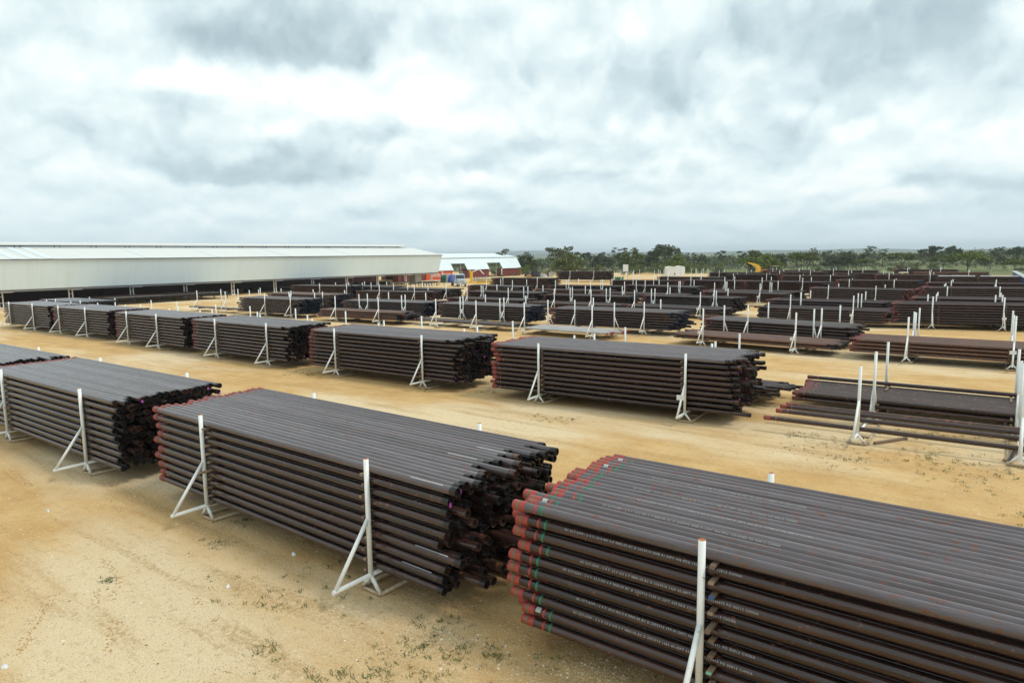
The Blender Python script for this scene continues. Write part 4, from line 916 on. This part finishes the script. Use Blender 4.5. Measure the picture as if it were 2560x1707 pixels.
def tree(x, top, w, D, style, mat, label, seed, name='tree'):
    rg = np.random.default_rng(seed); g = atD(x, D); by = hor(x)+CAM_F*CAM_H/D
    H = (by-top)/CAM_F*D*(1.10 if style in ('airy', 'dome') else 1.03); Wd = w/CAM_F*D/2
    t = empty(name, label, 'tree' if name != 'bush' else 'bush', g.to_tuple(), rg.random()*6, 'trees beyond the fence' if name != 'bush' else 'bushes beyond the fence')
    cs = []; rs = []; n = {'umbrella': 34, 'dense': 40, 'airy': 20, 'dome': 28, 'bush': 16}[style]
    for i in range(n):
        a = rg.random()*6.283; q = math.sqrt(rg.random())
        r = Wd*q*.86; dome = math.sqrt(max(0, 1-q*q*.92))
        if style == 'umbrella': z = H*(.55+.40*dome*(.55+.45*rg.random())-.10*rg.random()); cr = Wd*.24
        elif style == 'dense': z = H*(.10+.85*dome*rg.random()**.6); cr = Wd*.26
        elif style == 'airy': z = H*(.45+.5*(i/n)); r *= (1.0-.4*abs(i/n-.6)); cr = Wd*.26
        elif style == 'dome': z = H*(.50+.46*dome*(.4+.6*rg.random())); cr = Wd*.26
        else: z = H*(.15+.75*dome*rg.random()); cr = Wd*.32
        cs.append((r*math.cos(a), r*math.sin(a), z)); rs.append(cr*(.7+.6*rg.random()))
    per = {'umbrella': 85, 'dense': 95, 'airy': 70, 'dome': 90, 'bush': 80}[style]
    V = leaf_cloud(cs, rs, per, max(.22, Wd*.08), rg, .42 if style in ('umbrella', 'airy') else .75)
    V[:, 2] = np.maximum(V[:, 2], .05)
    link('crown', leaf_mesh('crown', V, mat), t)
    b_ = MB(); tr_ = max(.09, H*.022); fork = H*({'umbrella': .22, 'dense': .15, 'airy': .5, 'dome': .35, 'bush': .08}[style])
    b_.tube((0, 0, -.1), (0, 0, fork), tr_*1.3, tr_, n=8)
    tk = part('trunk', t, b_, ['bark'])
    order_ = rg.permutation(n)[:9]
    for i in order_[:7]:
        c_ = Vector(cs[i]); m_ = Vector((c_.x*.45, c_.y*.45, fork+(c_.z-fork)*.62)); b_ = MB()
        b_.tube((0, 0, fork*.96), m_, tr_*.62, tr_*.38, n=6, cap=False); b_.tube(m_, c_, tr_*.38, tr_*.12, n=5, cap=False); part('limb', tk, b_, ['bark'])
    return t
TREES = [
 (1262, 626, 46, 262, 'airy', 'leaf_dark', 'dark flat-topped tree rising behind the barn roof'),
 (1317, 632, 60, 275, 'dense', 'leaf_dark', 'dark rounded tree just right of the barn'),
 (1408, 622, 94, 300, 'airy', 'leaf_grey', 'tall sparse tree with half bare pale crown'),
 (1424, 633, 92, 262, 'dense', 'leaf_olive', 'broad olive tree in front of the half bare one'),
 (1466, 631, 32, 330, 'dome', 'leaf_dark', 'small dark dome tree right of the half bare one'),
 (1508, 632, 56, 340, 'dense', 'leaf_dark', 'low dark tree left of the tall pair'),
 (1548, 622, 44, 320, 'airy', 'leaf_dark', 'tall ragged tree behind the white board'),
 (1582, 625, 74, 300, 'dense', 'leaf_olive', 'broad olive tree above the white board'),
 (1628, 629, 46, 340, 'dense', 'leaf_dark', 'dark tree between two broad trees'),
 (1668, 618, 84, 310, 'dome', 'leaf_dark', 'tallest dark tree behind the white cabins'),
 (1690, 638, 70, 250, 'dense', 'leaf_bright', 'bright olive green tree right behind the cabins'),
 (1718, 633, 18, 350, 'airy', 'leaf_dark', 'slim dark palm-like tree right of the cabins'),
 (1736, 633, 18, 352, 'airy', 'leaf_dark', 'second slim dark palm-like tree'),
 (1756, 634, 30, 345, 'dense', 'leaf_dark', 'dark tree right of the slim pair'),
 (1801, 629, 36, 345, 'airy', 'leaf_dark', 'dark layered tree left of the excavator'),
 (1853, 630, 30, 350, 'airy', 'leaf_dark', 'ragged dark tree behind the excavator boom'),
 (1884, 629, 50, 300, 'dome', 'leaf_olive', 'tall dome tree directly behind the excavator'),
 (1868, 641, 60, 248, 'umbrella', 'leaf_bright', 'bright green spreading tree left of the excavator boom'),
 (1915, 638, 84, 245, 'dense', 'leaf_bright', 'dense bright green tree right of excavator boom'),
 (1946, 636, 40, 330, 'dense', 'leaf_dark', 'dark tree right of the dense bright green one'),
 (1990, 630, 46, 255, 'umbrella', 'leaf_bright', 'bright umbrella tree, left of the trunked pair'),
 (2017, 629, 56, 246, 'umbrella', 'leaf_olive', 'umbrella tree with clear trunk in mid field'),
 (2031, 622, 24, 340, 'airy', 'leaf_dark', 'tall dark tree poking up behind umbrella tree'),
 (2061, 629, 26, 345, 'airy', 'leaf_dark', 'thin dark tree right of the umbrella tree'),
 (2074, 638, 46, 310, 'dense', 'leaf_dark', 'dark round tree right of the thin one'),
 (2117, 628, 52, 305, 'dense', 'leaf_dark', 'tall dark bushy tree in the middle of the field edge'),
 (2150, 635, 26, 340, 'dense', 'leaf_dark', 'small dark tree beneath the layered tall tree'),
 (2157, 645, 50, 262, 'umbrella', 'leaf_olive', 'small olive umbrella tree alone in the field'),
 (2171, 618, 38, 335, 'airy', 'leaf_dark', 'tall layered tree standing above the treeline'),
 (2204, 624, 26, 330, 'airy', 'leaf_dark', 'narrow tall tree right of the layered one'),
 (2253, 631, 86, 285, 'umbrella', 'leaf_olive', 'wide umbrella tree behind the yellow machine'),
 (2322, 619, 74, 330, 'airy', 'leaf_dark', 'wide airy tall tree with see-through crown'),
 (2378, 617, 44, 335, 'dome', 'leaf_dark', 'tall dome-crowned tree beside the airy one'),
 (2355, 638, 70, 255, 'umbrella', 'leaf_olive', 'umbrella tree left of the big spreading one'),
 (2416, 628, 92, 236, 'umbrella', 'leaf_bright', 'biggest spreading tree with branching pale trunk'),
 (2457, 637, 36, 310, 'dense', 'leaf_dark', 'dark tree right of the biggest spreading one'),
 (2486, 620, 36, 325, 'airy', 'leaf_dark', 'tall narrow layered tree near the right edge'),
 (2535, 620, 52, 330, 'dome', 'leaf_dark', 'tall dark dome tree at the right edge'),
 (2505, 637, 34, 320, 'dense', 'leaf_dark', 'low dark tree between the last two tall ones'),
 (2534, 648, 80, 240, 'umbrella', 'leaf_olive', 'low spreading tree at the right edge'),
]
for i, t_ in enumerate(TREES): tree(*t_, 100+i)
BUSH = [(1316, 657, 38, 250, 'leaf_bright', 'bright green bush beside the barn end'), (1728, 653, 36, 248, 'leaf_bright', 'bright green bush right of the cabins'), (1760, 654, 36, 252, 'leaf_bright', 'green bush, second right of the cabins'), (1801, 652, 38, 250, 'leaf_olive', 'olive bush left of the excavator'),
        (1600, 655, 50, 255, 'leaf_olive', 'olive bush above the row of empty racks'), (1500, 658, 40, 255, 'leaf_olive', 'olive bush behind the far tall rusty stack'), (1640, 656, 36, 252, 'leaf_olive', 'olive bush left of the cabins'),
        (2251, 656, 36, 240, 'leaf_brown', 'brownish bush behind the yellow machine'), (2281, 659, 28, 238, 'leaf_olive', 'olive bush right of the brownish one'), (2225, 664, 20, 240, 'leaf_olive', 'small olive bush left of the brownish one'),
        (2090, 662, 34, 245, 'leaf_grey', 'grey green bush in the field, middle'), (2045, 665, 26, 243, 'leaf_olive', 'low olive bush beneath the umbrella tree'), (2550, 668, 30, 226, 'leaf_grey', 'grey green bush at the right edge'), (2330, 660, 26, 262, 'leaf_grey', 'grey green bush under the umbrella trees')]
for i, (x, y, w, D, mt, lab) in enumerate(BUSH): tree(x, y, w, D, 'bush', mt, lab, 300+i, 'bush')
# far woods and scrub: masses nobody could count
rg = np.random.default_rng(5); cs = []; rs = []
for i in range(2600):
    x = rg.uniform(950, 2900); D = rg.uniform(335, 620) if x < 1830 else rg.uniform(400, 700); g = atD(x, D); h = rg.uniform(2.0, 7.5)*(1.0+.25*math.sin(x*.013)); cs.append((g.x, g.y, h*.72*rg.random()+1.0)); rs.append(rg.uniform(1.6, 3.6))
V = leaf_cloud(cs, rs, 30, .8, rg, .7); tag(link('far_woods', leaf_mesh('far_woods', V, 'leaf_wood')), 'dark band of distant woodland behind the field trees', 'woods', None, 'stuff')
cs = []; rs = []
for i in range(900):
    x = rg.uniform(1230, 2700); D = rg.uniform(243, 345) if x < 1830 or rg.random() < .25 else rg.uniform(300, 350)
    g = atD(x, D); cs.append((g.x, g.y, rg.uniform(.2, 1.5))); rs.append(rg.uniform(.6, 1.8))
V = leaf_cloud(cs, rs, 30, .35, rg, .6); tag(link('scrub', leaf_mesh('scrub', V, 'leaf_grey')), 'grey green scrub covering the field beyond the fence', 'scrub', None, 'stuff')
# ------------------------------------------------------------------ weeds on the sand
rg = np.random.default_rng(9); VV = []
PATCH_ = [(660, 1630, 60, 30), (1090, 1560, 90, 22), (1030, 1630, 160, 40), (1210, 1640, 120, 26), (900, 1690, 240, 20), (560, 1360, 60, 12), (820, 1410, 60, 12), (1380, 1650, 60, 40), (1600, 1640, 120, 60), (700, 1480, 200, 60), (270, 1450, 40, 10), (590, 1310, 50, 14),
          (1000, 1250, 40, 10), (1380, 1050, 80, 10), (1240, 975, 60, 10), (780, 935, 80, 8), (2080, 1110, 130, 20), (2120, 1150, 90, 20), (2330, 1130, 90, 40), (2350, 1160, 90, 30), (2480, 1180, 120, 50), (2450, 1090, 140, 24), (2300, 1085, 130, 16), (2520, 870, 60, 16), (2050, 880, 60, 8), (2500, 800, 60, 14),
          (1530, 838, 40, 8), (1950, 800, 70, 6), (1830, 795, 60, 6), (2150, 850, 50, 6), (1060, 970, 60, 8), (2540, 1300, 30, 20), (2000, 1090, 60, 10)]
for (x, y, rx_, ry) in PATCH_:
    for i in range(int(4+rx_*(.2 if y > 1250 else .35))):
        X, Y = x+rg.normal()*rx_*.5, y+rg.normal()*ry*.5
        g = at(X, max(Y, 760), 0); s_ = rg.uniform(.02, .08)
        for k in range(rg.integers(5, 10)):
            a = rg.random()*6.28; l = s_*rg.uniform(.5, 1.2); c, q = math.cos(a), math.sin(a); bx, by_ = g.x+rg.normal()*.045, g.y+rg.normal()*.045; w = .006
            VV += [(bx-q*w, by_+c*w, 0), (bx+q*w, by_-c*w, 0), (bx+c*l*.5+q*w*.7, by_+q*l*.5-c*w*.7, l*.75), (bx+c*l, by_+q*l, l*.9)]
tag(link('weeds', leaf_mesh('weeds', np.array(VV), 'grass_blade')), 'thin green weeds sprouting in patches on the sand', 'weeds', None, 'stuff')
rg = np.random.default_rng(11)
OCT = np.array([(1, 0, 0), (0, 1, 0), (-1, 0, 0), (0, -1, 0), (0, 0, 1), (0, 0, -.4)]); OF = np.array([(0, 1, 4), (1, 2, 4), (2, 3, 4), (3, 0, 4), (1, 0, 5), (2, 1, 5), (3, 2, 5), (0, 3, 5)])
def stones(name, pts, sizes, mat, label, cat, flat=.55):
    n = len(pts); a = rg.random(n)*6.28; V = np.zeros((n, 6, 3))
    for k in range(6):
        x, y, z = OCT[k]; j = 1+.3*(rg.random((n, 3))-.5)
        X, Y = x*sizes*j[:, 0], y*sizes*.7*j[:, 1]
        V[:, k, 0] = pts[:, 0]+X*np.cos(a)-Y*np.sin(a); V[:, k, 1] = pts[:, 1]+X*np.sin(a)+Y*np.cos(a); V[:, k, 2] = z*sizes*flat*j[:, 2]
    F = (OF[None]+(np.arange(n)*6)[:, None, None]).reshape(-1, 3)
    me = bpy.data.meshes.new(name); me.from_pydata(V.reshape(-1, 3).tolist(), [], F.tolist()); me.materials.append(MATS[mat]); me.update()
    tag(link(name, me), label, cat, None, 'stuff')
m = MT('pebble_stone', .9, .2); g = m.n('ShaderNodeNewGeometry'); m.col(m.ramp(g.outputs['Random Per Island'], [(0, (.20, .13, .08)), (.35, (.48, .35, .2)), (.75, (.66, .55, .38)), (1, (.78, .72, .6))]))
pts = []
for i in range(15000):
    X, Y = rg.uniform(-40, 2600), 1080+630*rg.random()**.75; g = at(X, Y, 0); pts.append((g.x, g.y))
for (x, y, rx_, ry) in ((1100, 1600, 260, 80), (700, 1330, 200, 60), (620, 1250, 160, 60), (330, 1220, 200, 70), (1500, 1680, 200, 60), (2050, 1120, 200, 40), (2420, 1200, 160, 60)):
    for i in range(1500):
        g = at(x+rg.normal()*rx_*.5, min(max(y+rg.normal()*ry*.5, 900), 1720), 0); pts.append((g.x, g.y))
pts = np.array(pts); stones('gravel', pts, rg.uniform(.006, .02, len(pts))*(1+1.2*(rg.random(len(pts)) > .96)), 'pebble_stone', 'loose gravel strewn over the sand', 'gravel')
pts = []; sz = []
for tr_ in ([(250, 1397), (283, 1424), (295, 1454), (285, 1473), (289, 1504)], [(279, 1554), (274, 1634)], [(245, 1470), (243, 1512)], [(130, 1489), (38, 1642)], [(84, 1596), (20, 1645)], [(520, 1470), (570, 1480)], [(480, 1495), (505, 1510)], [(8, 1180), (60, 1215)], [(20, 1170), (80, 1215)], [(2258, 1120), (2232, 1150)], [(2290, 1120), (2300, 1170)], [(1330, 1440), (1180, 1445)], [(530, 1555), (560, 1540)]):
    for (x0, y0), (x1, y1) in zip(tr_, tr_[1:]):
        a_, c_ = at(x0, y0, 0), at(x1, y1, 0); n_ = max(2, int((c_-a_).length/.085))
        for i in range(n_):
            q = a_.lerp(c_, i/n_)
            for k in range(3): pts.append((q.x+rg.normal()*.055, q.y+rg.normal()*.055)); sz.append(rg.uniform(.010, .034))
stones('soil_clods', np.array(pts), np.array(sz), 'clod_soil', 'rows of churned soil clods left by tyres', 'soil', .7)
# ------------------------------------------------------------------ the air
b = MB(); b.box((0, 0, 34.5), (17800, 17800, 75)); hzo = b.mesh('haze', [])
hm = bpy.data.materials.new('haze_air'); hm.use_nodes = True; hm.node_tree.nodes.clear()
pv = hm.node_tree.nodes.new('ShaderNodeVolumePrincipled'); pv.inputs['Density'].default_value = .00016; pv.inputs['Color'].default_value = (.80, .92, 1.0, 1); ho = hm.node_tree.nodes.new('ShaderNodeOutputMaterial'); hm.node_tree.links.new(pv.outputs[0], ho.inputs['Volume'])
hzo.materials.append(hm); ho_ = link('haze', hzo); ho_['kind'] = 'stuff'; ho_['label'] = 'pale blue haze filling the air over the yard'; ho_['category'] = 'haze'
